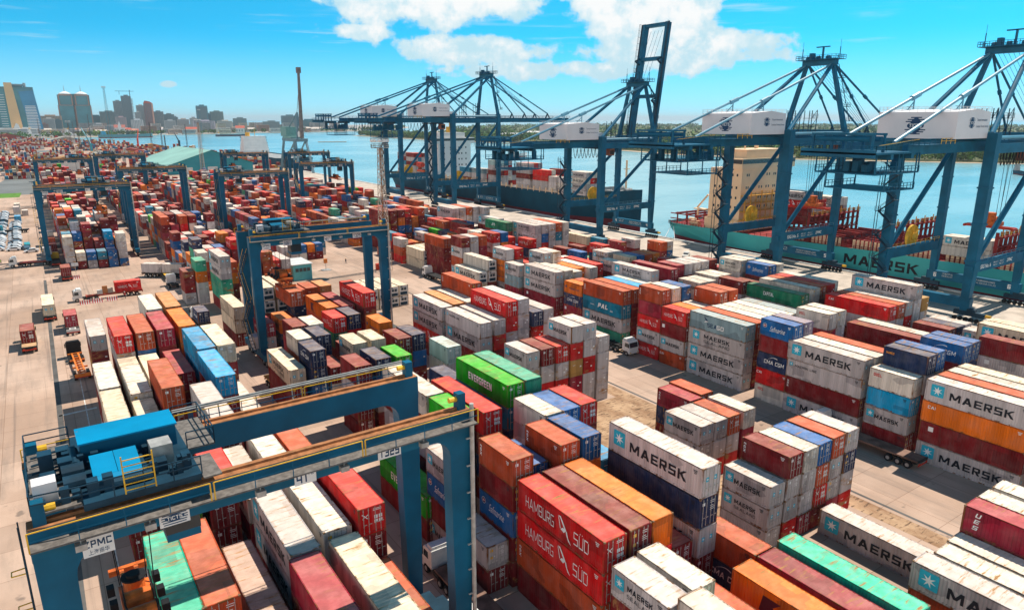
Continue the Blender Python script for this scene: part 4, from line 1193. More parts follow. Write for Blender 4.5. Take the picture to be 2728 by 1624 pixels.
# ------------------------------------------------------------------ ship to shore quay cranes
def quay_crane(y0, dz, boom, num, label, detail=True, spread=None):
    XL, XW, YD = 171.4, 197.6, 19.6
    t = empty('quay_crane', (XL, y0, 0)); tag(t, label, 'quay crane', 'ship to shore cranes along the quay')
    G = XW-XL; T = 41.8+dz; GT = 40.0+dz; GB = 37.8+dz
    for nm, x, y in (('near land',0,0),('near water',G,0),('far land',0,YD),('far water',G,YD)):
        l = MB(); w = 2.0 if x == 0 else 1.7
        l.beam((x, y, 12), (x, y, T), w*1.05, w*1.05); l.beam((x, y, 2.6), (x, y, 12.01), w*.75, w*.75, 0, w*1.04, w*1.04)
        for z in (13.7, 22, 30): l.box(x-w*.62, y-w*.62, z, x+w*.62, y+w*.62, z+.35)
        l.build('leg', CRANE, t)
    for x in (0, G):                                     # sill beams with bogies
        s = MB(); s.box(x-.8, -1.2, 3.2, x+.8, YD+1.2, 5.4); s.build('sill_beam', CRANE, t)
        for y in (-2.6, YD-.2):
            b = MB(); b.box(x-.5, y-1.8, 1.5, x+.5, y+4.6, 2.5); b.box(x-.7, y+.2, 2.5, x+.7, y+2.6, 3.2)
            bo = b.build('bogie', CRANED, t); w = MB()
            for i in range(6): w.wheel((x, y-1.4+i*1.15, .55), .5, .5, 'x', 12)
            w.build('wheels', BLACK, bo)
        b = MB(); b.tube((x, -5.6, 2.1), (x, -4.5, 2.1), .35, 8); b.build('end_buffer', YEL, t)
    for y in (0, YD):                                    # portal beams, diagonals, top ties
        p = MB(); p.box(0, y-.75, 11.3, G, y+.75, 13.6); p.box(-1.6, y-.8, 11.8, 0, y+.8, 13.0); po = p.build('portal_beam', CRANE, t)
        r = MB(); r.rail([(1, y-.7, 13.6), (G-1, y-.7, 13.6)], 1.1, 2.5, .07); r.build('handrail', PIPEB if y == 0 else YEL, t)
        if y == 0:
            m = MB(); m.add(text_mesh('SSG No. '+num, .95, 5.2, .02, 0, 1, INKW), frame_negy(5.2, -.77, 12.4))
            for k, (xx, zz, w) in enumerate(((10.2,12.75,2.4),(10.2,12.1,2.0),(13.4,12.75,2.2),(13.4,12.1,2.4))): m.add(text_mesh('SWL 41 T' if k % 2 == 0 else 'MAX. 50 T', .38, w, .0, 0, 1, INKW), frame_negy(xx, -.77, zz))
            m.add(text_mesh('ZPMC', .8, 2.8, .03, .1, 1, INKW), frame_negy(17.6, -.77, 12.5))
            m.build('lettering', INKW, po)
        d = MB(); d.tube((.6, y, 13.4), (G-.5, y, GB-1.0), .62, 10); d.build('diagonal_brace', CRANE, t)
        d = MB(); d.tube((1, y, T-1.0), (G-.6, y, T-1.0), .42, 10); d.build('tie_pipe', PIPEB, t)
        d = MB(); d.box(0, y-.6, GB-.3, G, y+.6, GB+1.7); d.build('upper_frame_beam', CRANE, t)
    for x in (0, G):
        d = MB(); d.box(x-.7, 0, GT+.02, x+.7, YD, GT+1.6); d.build('cross_beam', CRANE, t)
    m = MB()
    for s, zz, hh, w in (('BEWARE OF OVERHEAD LOADS', 4.7, .42, 6.6), ('UTAHADHARI NA KONTENA ILIYO JUU', 4.05, .36, 7.2)): m.add(text_mesh(s, hh, w, .0, 0, 1, INKW), frame_negx(G-.83, 7.5, zz))
    for s, zz in (('TICTS', 4.9), ('DAR ES SALAAM', 4.3)): m.add(text_mesh(s, .36, 2.6, .0, 0, 1, INKW), frame_negx(G-.83, 15.5, zz))
    m.add(text_mesh(num, 1.1, .7, .04, 0, 1, INKW), frame_negx(G-.83, 1.0, 4.4)); m.add(text_mesh(num, 1.1, .7, .04, 0, 1, INKW), frame_negx(G-.83, YD-1.0, 4.4))
    m.build('warning_lettering', INKW, t)
    # girders, back reach
    gy = (3.4, YD-4.6)
    for y in gy:
        g = MB(); g.box(-28.5, y, GB, G+3, y+1.2, GT); g.build('girder', CRANE, t)
    g = MB(); g.box(-43, 2.2, GB+.4, -28.5, YD-2.4, GB+.75); g.box(-43, 2.2, GB-.2, -42.2, YD-2.4, GB+1.3)
    for x in (-36, -28.4): g.box(x-.5, 2.4, GB-.6, x+.5, YD-2.6, GB+.39)
    g.build('rear_platform', CRANE, t)
    g = MB(); g.rail([(-28.5,1.6,GT-.2),(-40,1.6,GT-1.2),(-43,1.8,GT-1.2),(-43,YD-2,GT-1.2),(-28.5,YD-2,GT-.5)],1.1,1.8,.08); g.box(-29,1.3,GT-.3,-14,2.9,GT-.2); g.rail([(-28.5,1.4,GT-.2),(-14.2,1.4,GT-.2)],1.1,2,.09)
    g.build('walkway', CRANE, t)
    g = MB(); g.rail([(-14.2,1.35,GT-.2),(-20,1.35,GT-.2)],1.12,2,.1); g.beam((-28,1.55,GT+.9),(-42,1.9,GT-.1),.1); g.build('yellow_handrail', YEL, t)
    for x in (-41.5, -37.5):                             # rope tensioner frames on the back reach
        g = MB()
        for y in (3.5, 7.5, YD-8, YD-4): g.beam((x, y, GB+.7), (x, y, GT+2.0), .4)
        g.box(x-.3, 3.2, GT+1.7, x+.3, YD-3.7, GT+2.1); g.tube((x, 4, GT+1), (x, YD-4.5, GT+1), .5, 10)
        g.build('rope_tensioner', CRANE, t)
    g = MB(); rng = random.Random(int(num)*3)            # hanging platform clutter under the back reach
    for x0_, x1_, z0_ in ((-40,-24,GB-3.5),(-36,-25,GB-6.8)):
        g.box(x0_, 3, z0_, x1_, YD-4, z0_+.25); g.rail([(x0_,3,z0_+.25),(x1_,3,z0_+.25)],1.2,1.4,.1); g.rail([(x0_,YD-4,z0_+.25),(x1_,YD-4,z0_+.25)],1.2,1.4,.1)
        for x in (x0_, x1_, (x0_+x1_)/2):
            for y in (3.2, YD-4.2): g.beam((x,y,z0_),(x,y,GB+.4),.2)
    for i in range(10): x = rng.uniform(-39,-26); y = rng.uniform(4,YD-6); g.box(x,y,GB-3.2,x+1.2,y+1.2,GB-1.8+rng.uniform(0,1.5))
    g.build('service_platform', CRANE, t)
    # machinery house
    hx0, hx1, hy0, hy1 = -15.5, -.9, 1.0, YD-2.4
    h = MB(); h.prism([(hx0,GT+.7),(hx1,GT+.7),(hx1,GT+6.1),((hx0+hx1)/2+1,GT+6.7),(hx0,GT+6.1)], 'y', hy0, hy1)
    ho = h.build('machinery_house', OFFW, t)
    m = MB()
    def emblem(M, a):
        n = len(m.f)
        for i in range(9):
            z = (-4+i)*.22*a; w = math.sqrt(max(.05, 1-(z/a)**2))*a*1.25
            if abs(i-4) > 1: m.face([M @ Vector((-w,z-.06*a,0)), M @ Vector((w,z-.06*a,0)), M @ Vector((w,z+.06*a,0)), M @ Vector((-w,z+.06*a,0))])
        m.add(disc(a*.92, a*.40, .01), M); m.add(disc(a*.62, a*.85, .004), M); m.m[n:] = [0]*(len(m.f)-n)
        n = len(m.f); m.add(text_mesh('TICTS', .42*a, 1.35*a, .03, 0, 1, INKW), M @ Matrix.Translation((0,0,.02))); m.m[n:] = [1]*(len(m.f)-n)
    emblem(frame_negx(hx0-.03, (hy0+hy1)/2, GT+3.3), 1.9); emblem(frame_negy(hx0+6.5, hy0-.03, GT+3.9), 1.15)
    n = len(m.f)
    m.add(text_mesh('Tanzania International', .5, 4.6, -.0, 0, 1, INKB), frame_negy(hx0+10.9, hy0-.03, GT+4.5)); m.add(text_mesh('Container Terminal Services', .5, 5.6, -.0, 0, 1, INKB), frame_negy(hx0+11.3, hy0-.03, GT+3.2))
    m.m[n:] = [0]*(len(m.f)-n); m.build('emblem', [INKB, INKW], ho)
    r = MB(); r.rail([(hx0,hy0,GT+6.15),(hx1,hy0,GT+6.15),(hx1,hy1,GT+6.15),(hx0,hy1,GT+6.15),(hx0,hy0,GT+6.15)],1.0,1.6,.06); r.build('roof_railing', WHITE, ho)
    # A-frame
    ay0, ay1 = 5.6, 14.0; AX = G-.6; AZ = 60.2+dz
    for y, a in ((0, ay0), (YD, ay1)):
        b = MB(); b.beam((G, y, T-.5), (AX, a, AZ), 1.25, 1.25, 0, .95, .95); b.build('mast_leg', CRANE, t)
        b = MB(); b.tube((.6, y+(.8 if y == 0 else -.8), T-.2), (AX-.5, a, AZ-.2), .55, 10); b.build('mast_strut', CRANE, t)
        b = MB(); gyy = gy[0]+.6 if y == 0 else gy[1]+.6; q0 = Vector((-33, gyy, GT+.3)); q1 = Vector((AX-1, a, AZ-.3)); b.tube(q0, q1, .36, 8); mid = q0.lerp(q1, .47); b.tube(q0.lerp(q1,.45), q0.lerp(q1,.50), .62, 8)
        b.beam((mid.x, mid.y, mid.z), (mid.x, mid.y, GT+6.0), .22); b.beam((mid.x-2.8, mid.y, GT+6.3), (mid.x-.2, mid.y, mid.z-1.2), .16); b.beam((mid.x-2.8, mid.y, GT+7.3), (mid.x, mid.y, GT+7.3), .16)
        b.build('backstay', PIPEB if detail else CRANE, t)
    b = MB(); b.box(AX-1.0, ay0-1, AZ-.3, AX+1.0, ay1+1, AZ+1.2); b.box(AX-2.6, ay0-2.2, AZ+1.21, AX+2.6, ay1+2.2, AZ+1.35)
    for y in (ay0+1, (ay0+ay1)/2, ay1-1): b.tube((AX-.5,y,AZ+1.6),(AX-.5,y+.8,AZ+1.6),.8,12)
    b.box(AX-.2, 9, AZ+1.36, AX+.3, 9.4, AZ+5.0); b.box(AX-.2, 7.2, AZ+4.7, AX+.3, 11.4, AZ+5.0); b.box(AX-1.5, 11.5, AZ+1.36, AX, 12.6, AZ+3.2)
    for y in (ay0-1.8, ay1+1.8): b.beam((AX, y, AZ+1.3), (AX, y, AZ+4.6), .18); b.beam((AX, y, AZ+4.6), (AX, y, AZ+6.6), .06)
    b.build('mast_head', CRANE, t)
    b = MB(); b.rail([(AX-2.6,ay0-2.2,AZ+1.35),(AX+2.6,ay0-2.2,AZ+1.35),(AX+2.6,ay1+2.2,AZ+1.35),(AX-2.6,ay1+2.2,AZ+1.35),(AX-2.6,ay0-2.2,AZ+1.35)],1.1,1.3,.09); b.build('mast_head_railing', CRANED, t)
    b = MB()                                             # mast ladder with landings
    for i in range(4):
        f = .12+i*.22; p = Vector((G,0,T)).lerp(Vector((AX,ay0,AZ)), f); b.box(p.x+.6, p.y-1.6, p.z, p.x+2.2, p.y+.4, p.z+.12); b.rail([(p.x+.6,p.y-1.6,p.z),(p.x+2.2,p.y-1.6,p.z),(p.x+2.2,p.y+.4,p.z)],1.1,1,.07)
        q = Vector((G,0,T)).lerp(Vector((AX,ay0,AZ)), f+.22); b.beam((p.x+1.6,p.y-.8,p.z),(q.x+1.6,q.y-.8,q.z),.25,.1)
    b.build('mast_ladder', CRANED, t)
    # boom
    L = 45
    B = MB(); by = gy
    for y in by: B.box(G+3.3, y, GB, G+3+L, y+1.2, GT)
    for x in (3.4, 18, 32, L-.6): B.box(G+3+x-.6 if x > 4 else G+3.35, by[0]+1.2, GB+.3, G+3+x+.6, by[1], GT-.3)
    W = MB(); W.box(G+3.5, by[0]-1.0, GT-.2, G+3+L, by[0]-.02, GT-.1); W.rail([(G+3.5,by[0]-1.0,GT-.1),(G+3+L,by[0]-1.0,GT-.1)],1.1,2.4,.08); W.rail([(G+3.5,by[1]+2.2,GT-.1),(G+3+L,by[1]+2.2,GT-.1)],1.1,2.4,.08); W.box(G+3.5, by[1]+1.22, GT-.2, G+3+L, by[1]+2.2, GT-.1)
    for x in (16, 31): 
        for y in by: W.beam((G+3+x-1.2,y+.6,GT),(G+3+x,y+.6,GT+2.2),.5); W.beam((G+3+x+1.2,y+.6,GT),(G+3+x,y+.6,GT+2.2),.4)
    bo = B.build('boom', CRANE, t); wo = W.build('boom_walkway', CRANED, t)
    if boom == 'up':
        piv = Vector((G+3, 0, GB+.6)); M = Matrix.Translation(piv) @ Matrix.Rotation(-R(82.5), 4, 'Y') @ Matrix.Translation(-piv)
        bo.matrix_local = M; wo.matrix_local = M
        s = MB()
        for y in (by[0]+.6, by[1]+.6):
            e = M @ Vector((G+3+16, y, GT+2.2)); k = Vector((G+5.5, y, AZ-6)); s.tube((AX, y, AZ), k, .28, 6); s.tube(k, e, .28, 6)
        for i in range(5): y = by[0]+2+i*2; s.beam((AX, y, AZ+1), M @ Vector((G+3+42, y, GT)), .07)
        s.build('forestay', CRANE, t)
    else:
        s = MB()
        for y, a in ((by[0]+.6, ay0), (by[1]+.6, ay1)):
            for x in (16, 31): q0 = Vector((AX+.8, a, AZ)); q1 = Vector((G+3+x, y, GT+2.2)); s.tube(q0, q1, .30, 6); s.tube(q0.lerp(q1,.48), q0.lerp(q1,.52), .5, 6)
        for i in range(7): y = ay0+1+i*1.1; s.beam((AX+.3, y, AZ+.8), (G+3+28+i*.8, y, GT), .06)
        s.build('forestay', CRANE, t)
    # service frames on the girder top
    for x in (7.5, 15.5):
        b = MB()
        for xx in (0, 2.4):
            for yy in (4, 6.4): b.beam((x+xx, yy, GT), (x+xx, yy, GT+7), .16)
        for z in (GT+2.4, GT+4.8): b.box(x-.2, 3.8, z, x+2.6, 6.6, z+.1)
        for z in (0, 2.4, 4.8): b.beam((x,4,GT+z),(x+2.4,4,GT+z+2.4),.1)
        b.rail([(x-.2,3.8,GT+4.9),(x+2.6,3.8,GT+4.9),(x+2.6,6.6,GT+4.9)],1.1,1.3,.08); b.build('service_tower', CRANED, t)
    b = MB(); b.box(3.2, 6, GT+.02, 5.6, 9, GT+3.0); b.build('electrical_cabin', OFFW, t)
    # trolley, operator cabin and festoon cables
    cx = 6 if boom == 'up' else -6 if spread is None else spread
    b = MB(); b.box(cx-3, 4.6, GB-.7, cx+3, YD-4.7, GB-.15); b.build('trolley', CRANED, t)
    b = MB(); b.box(cx+2.2, 5, GB-3.2, cx+4.6, 7.6, GB-.72); c = b.build('operator_cabin', plain('cabin_brown'+num, (.28,.10,.06), .6), t)
    b = MB(); b.box(cx+2.4, 4.97, GB-2.7, cx+4.4, 5.0, GB-1.3); b.build('windscreen', GLASS, c)
    b = MB()
    for i in range(9):
        x = cx-16+i*1.7; pts = [(x+1.7*q/6, 4.0, GB-.2-3.4*math.sin(PI*q/6)) for q in range(7)]; b.path(pts, .14)
    b.build('festoon_cable', BLACK, t)
    if spread is not None:
        b = MB(); z = 17.5; yc = YD/2
        b.box(cx-1.3, yc-5.8, z, cx+1.3, yc-5.3, z+.6); b.box(cx-1.3, yc+5.3, z, cx+1.3, yc+5.8, z+.6)
        for xx in (-.9,.5): b.box(cx+xx, yc-5.6, z+.1, cx+xx+.4, yc+5.6, z+.7)
        so = b.build('spreader', SPRR, t); b = MB(); b.box(cx-1.4, yc-2.6, z+.8, cx+1.4, yc+2.6, z+1.8); b.tube((cx,yc-1.4,z+2.2),(cx,yc+1.4,z+2.2),.9,12); b.tube((cx,yc,z+1.8),(cx,yc,z+4.0),1.1,12); b.build('head_block', SPRO, so)
        b = MB()
        for xx in (-1,1):
            for yy in (-2.2,-1.4,1.4,2.2): b.beam((cx+xx,yc+yy,z+1.6),(cx+xx*1.5,yc+yy,GB-.3),.08)
        b.build('hoist_rope', BLACK, so)
    # zig-zag stairs beside the far landside leg
    b = MB(); z = 2.8; k = 0
    while z < GB-6:
        a, c_ = (YD-1.6, YD+1.8) if k % 2 == 0 else (YD+1.8, YD-1.6)
        b.beam((-2.3, a, z), (-2.3, c_, z+2.9), .9, .14); 
        for xx in (-2.75, -1.85): b.beam((xx, a, z+1), (xx, c_, z+3.9), .07); b.beam((xx,a,z),(xx,a,z+1),.06)
        b.box(-2.9, c_-.7, z+2.85, -1.2, c_+.7, z+2.95); b.rail([(-2.9,c_-.7,z+2.95),(-2.9,c_+.7,z+2.95)],1.05,1,.06)
        z += 2.9; k += 1
    for xx in (-2.95, -1.75): b.beam((xx, YD+2.2, 2.8), (xx, YD+2.2, GB-4), .12)
    b.build('stair', CRANED, t)
    # cable reel on the waterside portal
    b = MB(); b.wheel((G*.55, YD+1.2, 15.5), 2.9, .5, 'y', 24); b.wheel((G*.55, YD+1.2, 15.5), .9, 1.2, 'y', 14)
    for i in range(12): q = 2*PI*i/12; b.beam((G*.55,YD+.8,15.5),(G*.55+2.8*math.cos(q),YD+.8,15.5+2.8*math.sin(q)),.12)
    b.build('cable_reel', YEL, t)
    return t
quay_crane(68.0, 0, 'down', '6', 'nearest quay crane at the right edge, over the turquoise ship midship', True, 31)
quay_crane(117.6, 0, 'down', '5', 'blue quay crane in front of the cream ship bridge, boom lowered', True, 30)
quay_crane(193.5, -3.2, 'up', '4', 'blue quay crane with its boom raised upright into the clouds')
quay_crane(302.0, 5.2, 'down', '3', 'dark blue quay crane over the navy ship, second from the left', False)
quay_crane(361.0, 5.2, 'down', '2', 'dark blue quay crane farthest left, partly behind its twin', False)

# ------------------------------------------------------------------ vehicles
def truck(x, y, rz, label, cab=CABW, trailer='flat', tm=None, L=12.4, cabonly=False):
    """tractor with semi trailer; local +y forward, origin under the trailer tail"""
    t = empty('truck', (x, y, 0), rz); tag(t, label, 'truck', 'terminal trucks in the yard')
    tm = tm or CHAS; cy = L+.2
    b = MB(); b.prism([(cy+.4,.95),(cy+2.35,.95),(cy+2.4,1.7),(cy+2.15,2.75),(cy+1.9,3.0),(cy+.4,3.0)], 'x', -1.2, 1.2)
    b.box(-1.05, cy+.5, 3.0, 1.05, cy+1.5, 3.35); b.box(-1.22, cy+1.9, .55, 1.22, cy+2.5, .95); c = b.build('cab', cab, t)
    b = MB(); b.face([(-1.05,cy+2.412,1.75),(1.05,cy+2.412,1.75),(1.0,cy+2.19,2.68),(-1.0,cy+2.19,2.68)]); b.build('windscreen', GLASS, c)
    for s in (-1, 1):
        b = MB(); b.face([(s*1.206,cy+1.1,1.8),(s*1.206,cy+2.1,1.8),(s*1.206,cy+1.95,2.6),(s*1.206,cy+1.1,2.6)]); b.build('side_window', GLASS, c)
        b = MB(); b.box(s*1.3-.08, cy+2.2, 1.8, s*1.3+.08, cy+2.35, 2.6); b.build('mirror', BLACK, c)
        b = MB(); b.box(s*.95-.15, cy+2.5, .65, s*.95+.15, cy+2.53, .85); b.build('headlight', YEL, c)
    b = MB(); b.box(-.45, cy-3.4, .75, .45, cy+.6, 1.05); b.box(-.7, cy-3.0, 1.05, .7, cy-1.6, 1.2); b.box(-1.15, cy-.9, .5, -.6, cy+.2, 1.0); b.build('tractor_chassis', CHAS, t)
    ax = [(cy+1.6, 1), (cy-1.4, 2), (cy-2.7, 2)]
    if not cabonly:
        b = MB()
        if trailer == 'flat': b.box(-1.22, 0, 1.2, 1.22, L, 1.42); b.box(-.5, .3, .8, .5, L-.3, 1.2, 1); b.box(-1.25,-.03,1.15,1.25,.1,1.47,1)
        else:
            for s in (-1, 1): b.box(s*.5-.12, .2, .9, s*.5+.12, L-.2, 1.3)
            for i in range(10): yy = .2+(L-.6)*i/9; b.box(-1.2 if i in (0,3,6,9) else -.55, yy, 1.05, 1.2 if i in (0,3,6,9) else .55, yy+.2, 1.31)
            b.box(-1.22, -.1, .9, 1.22, .15, 1.45)
        b.build('trailer_deck', [tm, CHAS if trailer == 'flat' else tm], t)
        b = MB(); b.box(-1.2,-.04,.7,1.2,.0,.95); 
        for s in (-1,1): b.box(s*.9-.2,-.06,.98,s*.9+.2,-.02,1.12)
        b.build('tail_lights', SPRR, t)
        ax += [(1.3, 2), (2.6, 2), (3.9, 2)]
    for yy, d in ax:
        for s in (-1, 1):
            w = MB(); w.wheel((s*(1.05 if d == 2 else 1.08), yy, .5), .5, .5 if d == 2 else .3, 'x', 16); o = w.build('wheel', BLACK, t)
            w = MB(); w.wheel((s*1.12, yy, .5), .26, .42 if d == 2 else .26, 'x', 10); w.build('rim', GALV, o)
    return t
def load(x, y, z, rz, L, col, code, label, h=2.6):
    global CONT
    i = len(CONT)+5000
    o = build_container(i, ('load', x, y, z, L, h-.012, col, code, 'd', 0, 1))
    o.location = (x, y, z); o.rotation_euler = (0,0,rz); o['label'] = label; o['group'] = 'containers riding on trucks'
    return o
BLK['load'] = 'on a truck'
def on_truck(x, y, rz, off, L, col, code, label):
    c, s = math.cos(rz), math.sin(rz); lx, ly = -CW/2, off
    return load(x+c*lx-s*ly, y+s*lx+c*ly, 1.44, rz, L, col, code, label)
truck(19.6, 202.6, R(90), 'white truck pulling a red skeletal trailer loaded at its tail, behind striped barriers', CABW, 'skel', REDCH, 13.0)
on_truck(19.6, 202.6, R(90), .1, 6.058, 'R', 'H', 'bright red container with bird emblem on the tail of a red skeletal trailer')
for k, (lx, sx, sz) in enumerate(((7.2, .9, 1.2), (8.4, .5, 1.9), (9.6, 1.1, 1.0))):
    b = MB(); b.box(-.6, -sx/2, 0, .6, sx/2, sz); o = b.build('cargo_crate', plain('crate%d' % k, [(.35,.3,.25),(.45,.18,.06),(.5,.48,.45)][k], .7), None, (19.6-lx, 202.6, 1.33)); tag(o, ['low grey crate on the red skeletal trailer, nearest the container','narrow brown upright crate on the red skeletal trailer','pale crate on the red skeletal trailer, nearest the cab'][k], 'crate', 'crates on the red trailer')
truck(23.0, 225.5, R(-128), 'white truck with two grey containers end to end, crossing in front of the second block', CABW, 'flat', CHAS, 12.6)
on_truck(23.0, 225.5, R(-128), .1, 6.058, 'G', 'M', 'front half grey container with star logo on the crossing truck')
on_truck(23.0, 225.5, R(-128), 6.3, 6.058, 'G', '', 'plain grey container next to the cab of the crossing truck')
truck(4.0, 230.4, 0, 'truck carrying one dark red container beside the front leg of the far left gantry', CABW, 'flat', CHAS, 8)
on_truck(4.0, 230.4, 0, .1, 6.058, 'D', 't', 'dark red container on the truck by the far left gantry leg')
truck(-1.3, 184.6, 0, 'truck with yellow frame carrying a long grey container on the left road', plain('cab_yellow', (.7,.45,.05), .45), 'flat', YEL, 12.4)
on_truck(-1.3, 184.6, 0, .05, 12.192, 'Y', 'X', 'long pale container with two-line lettering on the yellow framed truck')
truck(-5.4, 160.6, 0, 'truck with rear deck empty, carrying a short salmon container, farthest left on the road', plain('cab_lime', (.5,.55,.2), .45), 'flat', plain('deck_tan', (.5,.3,.16), .8, 0, .2), 9.0)
on_truck(-5.4, 160.6, 0, 2.9, 6.058, 'D', 'H', 'dark red container with emblem on the leftmost road truck')
truck(2.4, 169.6, 0, 'white-cab truck carrying a crimson container away, beside the left block', CABW, 'skel', plain('frame_white', (.6,.58,.55), .6), 8.4)
on_truck(2.4, 169.6, 0, 2.2, 6.058, 'C', 'u', 'crimson container with white initials on the truck beside the left block')
truck(2.3, 137.6, R(2), 'black tractor with an empty orange skeletal trailer beside the left block', BLACK, 'skel', ORCH, 14.5)
truck(3.2, 262.0, R(86), 'white truck with an empty red flat trailer by the parked cars', CABW, 'flat', REDCH, 10.5)
truck(28.6, 40.5, 0, 'white-cab truck with empty brown deck under the near gantry right legs', CABW, 'flat', WOOD, 13.4)
b = MB(); b.box(-1.3,-2.2,0,1.3,2.2,2.1); b.prism([(-1.5,2.1),(1.5,2.1),(0,2.75)],'y',-2.4,2.4,1); o = b.build('site_cabin', [OFFW, CONCW], None, (26.0,45.5,0)); tag(o, 'small white cabin with a pitched roof at the foot of the near gantry leg', 'cabin')
truck(91.4, 38.0, 0, 'truck with white cab and long dark flat trailer parked along the right roadside stacks', CABW, 'flat', WOOD, 13.2)
truck(92.0, 107.5, PI, 'white truck with black trailer facing the camera on the wide road', CABW, 'skel', CHAS, 12.2)
truck(91.6, 164.2, 0, 'white truck with an empty black flat trailer beside the reefer stack', CABW, 'flat', CHAS, 12.6)
truck(29.6, 118.6, R(182), 'black truck with a tan flat trailer at the foot of the second gantry', BLACK, 'flat', plain('deck_ochre', (.42,.22,.05), .8, 0, .3), 11)
truck(26.6, 158.6, 0, 'pale truck carrying a short navy container into the second gantry lane', CABW, 'flat', CHAS, 7.4)
on_truck(26.6, 158.6, 0, .2, 6.058, 'N', 'C', 'navy container with white lettering on the truck entering the second gantry lane')
for k, (x, y, c) in enumerate(((3.6,256,'Y'),(3.4,276,'D'),(3.6,292,'T'),(3.4,309,'W'))):
    truck(2.2, y, 0, ['yellow-decked truck','truck with maroon load','truck with rusty load','truck with white load'][k]+' waiting in the lane under the far left gantry', [plain('cab_amber',(.7,.4,.03),.45),CABW,CABW,CABW][k], 'flat', CHAS, 8)
    if k: on_truck(2.2, y, 0, .3, 6.058, c, '', ['','dark red','rust red','white'][k]+' container on a truck waiting under the far left gantry')
truck(28.5, 214, 0, 'yellow truck waiting behind the crossing truck in the second lane', YEL, 'flat', YEL, 8)
truck(27.6, 200, 0, 'white truck turning beside the green container stack, nearest the worker', CABW, 'flat', CHAS, 7, True)

def car(x, y, rz, col, label, kind='car', pickup=False):
    t = empty(kind, (x, y, 0), rz); tag(t, label, 'car', 'cars parked at the left fence' if not pickup else None)
    m = plain('car_paint_'+'%d' % random.Random(x*y).randint(0, 9**6), col, .3, 0, .04, 1, 0, .5)
    if pickup: low = [(-2.5,.35),(2.4,.35),(2.45,.8),(1.2,.98),(.6,1.7),(-.7,1.72),(-.85,1.05),(-2.5,1.05)]
    else: low = [(-2.1,.3),(2.1,.3),(2.15,.7),(1.15,.92),(.45,1.42),(-1.0,1.46),(-1.75,.98),(-2.1,.92)]
    b = MB(); b.prism(low, 'x', -.85, .85); b.build('body', m, t)
    b = MB()
    z0, z1 = (1.05, 1.62) if pickup else (.95, 1.38)
    f0, f1, r1, r0 = (1.05,.62,-.6,-.72) if pickup else (1.05,.5,-1.0,-1.55)
    for s in (-1, 1): b.face([(s*.856,f0-.1,z0),(s*.856,r0+.1,z0),(s*.856,r1,z1),(s*.856,f1,z1)])
    b.face([(-.75,f0+.12,z0),(.75,f0+.12,z0),(.7,f1+.03,z1),(-.7,f1+.03,z1)]); b.build('windows', GLASS, t)
    for yy in (-1.35, 1.35):
        for s in (-1, 1):
            w = MB(); w.wheel((s*.76, yy, .33), .33, .24, 'x', 12); w.build('wheel', BLACK, t)
    return t
CC = [(.72,.72,.72,'white'),(.5,.52,.54,'silver'),(.02,.025,.03,'black'),(.04,.10,.16,'dark blue'),(.45,.03,.03,'red'),(.25,.26,.27,'grey'),(.05,.32,.38,'teal')]
k = 0; rc = random.Random(4)
for r_, (x, y0_, n_) in enumerate(((-8.9, 297, 25), (-13.9, 299, 38), (-19.0, 330, 30))):
    for i in range(n_):
        y = y0_+i*3.25+rc.uniform(-.25,.25)
        if rc.random() < .09: continue
        c = CC[min(6, int(abs(rc.gauss(0, 1.6))))]; k += 1
        car(x+rc.uniform(-.3,.3), y, R(88+rc.uniform(-4,4)), c[:3], f"{c[3]} car, {ORD[i] if i < 30 else str(i+1)+'th'} from the front in the {['near','middle','outer'][r_]} parked row")
car(-4.0, 290, R(92), CC[0][:3], 'white car standing alone beside the dark car in front of the gantry lane')
car(-5.6, 297.5, R(20), CC[3][:3], 'dark blue car standing apart beside the lone white car')
car(-5.2, 306, R(5), CC[6][:3], 'teal car standing apart behind the dark blue car')
car(177.5, 156.4, R(120), (.7,.68,.64), 'white pickup parked on the quay behind the turquoise ship stern', 'pickup', True)
b = truck(-4.2, 344, R(88), 'teal lorry parked in the car park rows', plain('lorry_teal', (.03,.28,.36), .45), 'flat', CHAS, 8)
for k, (x, y, c) in enumerate(((-9.6,396,'W'),(-9.4,411,'W'),(-9.4,381,'S'),(-6.6,404,'G'))):
    load(x, y, 0, 0, 6.058, c, '', ['white container standing on the fence side, middle one','white container at the far end of the fence-side group','sky blue container at the near end of the fence-side group','grey container right of the fence-side group'][k])
    if k in (0, 1): load(x, y, 2.62, 0, 6.058, 'GW'[k], '', ['grey container stacked on the middle fence-side one','white container stacked on the far fence-side one'][k])

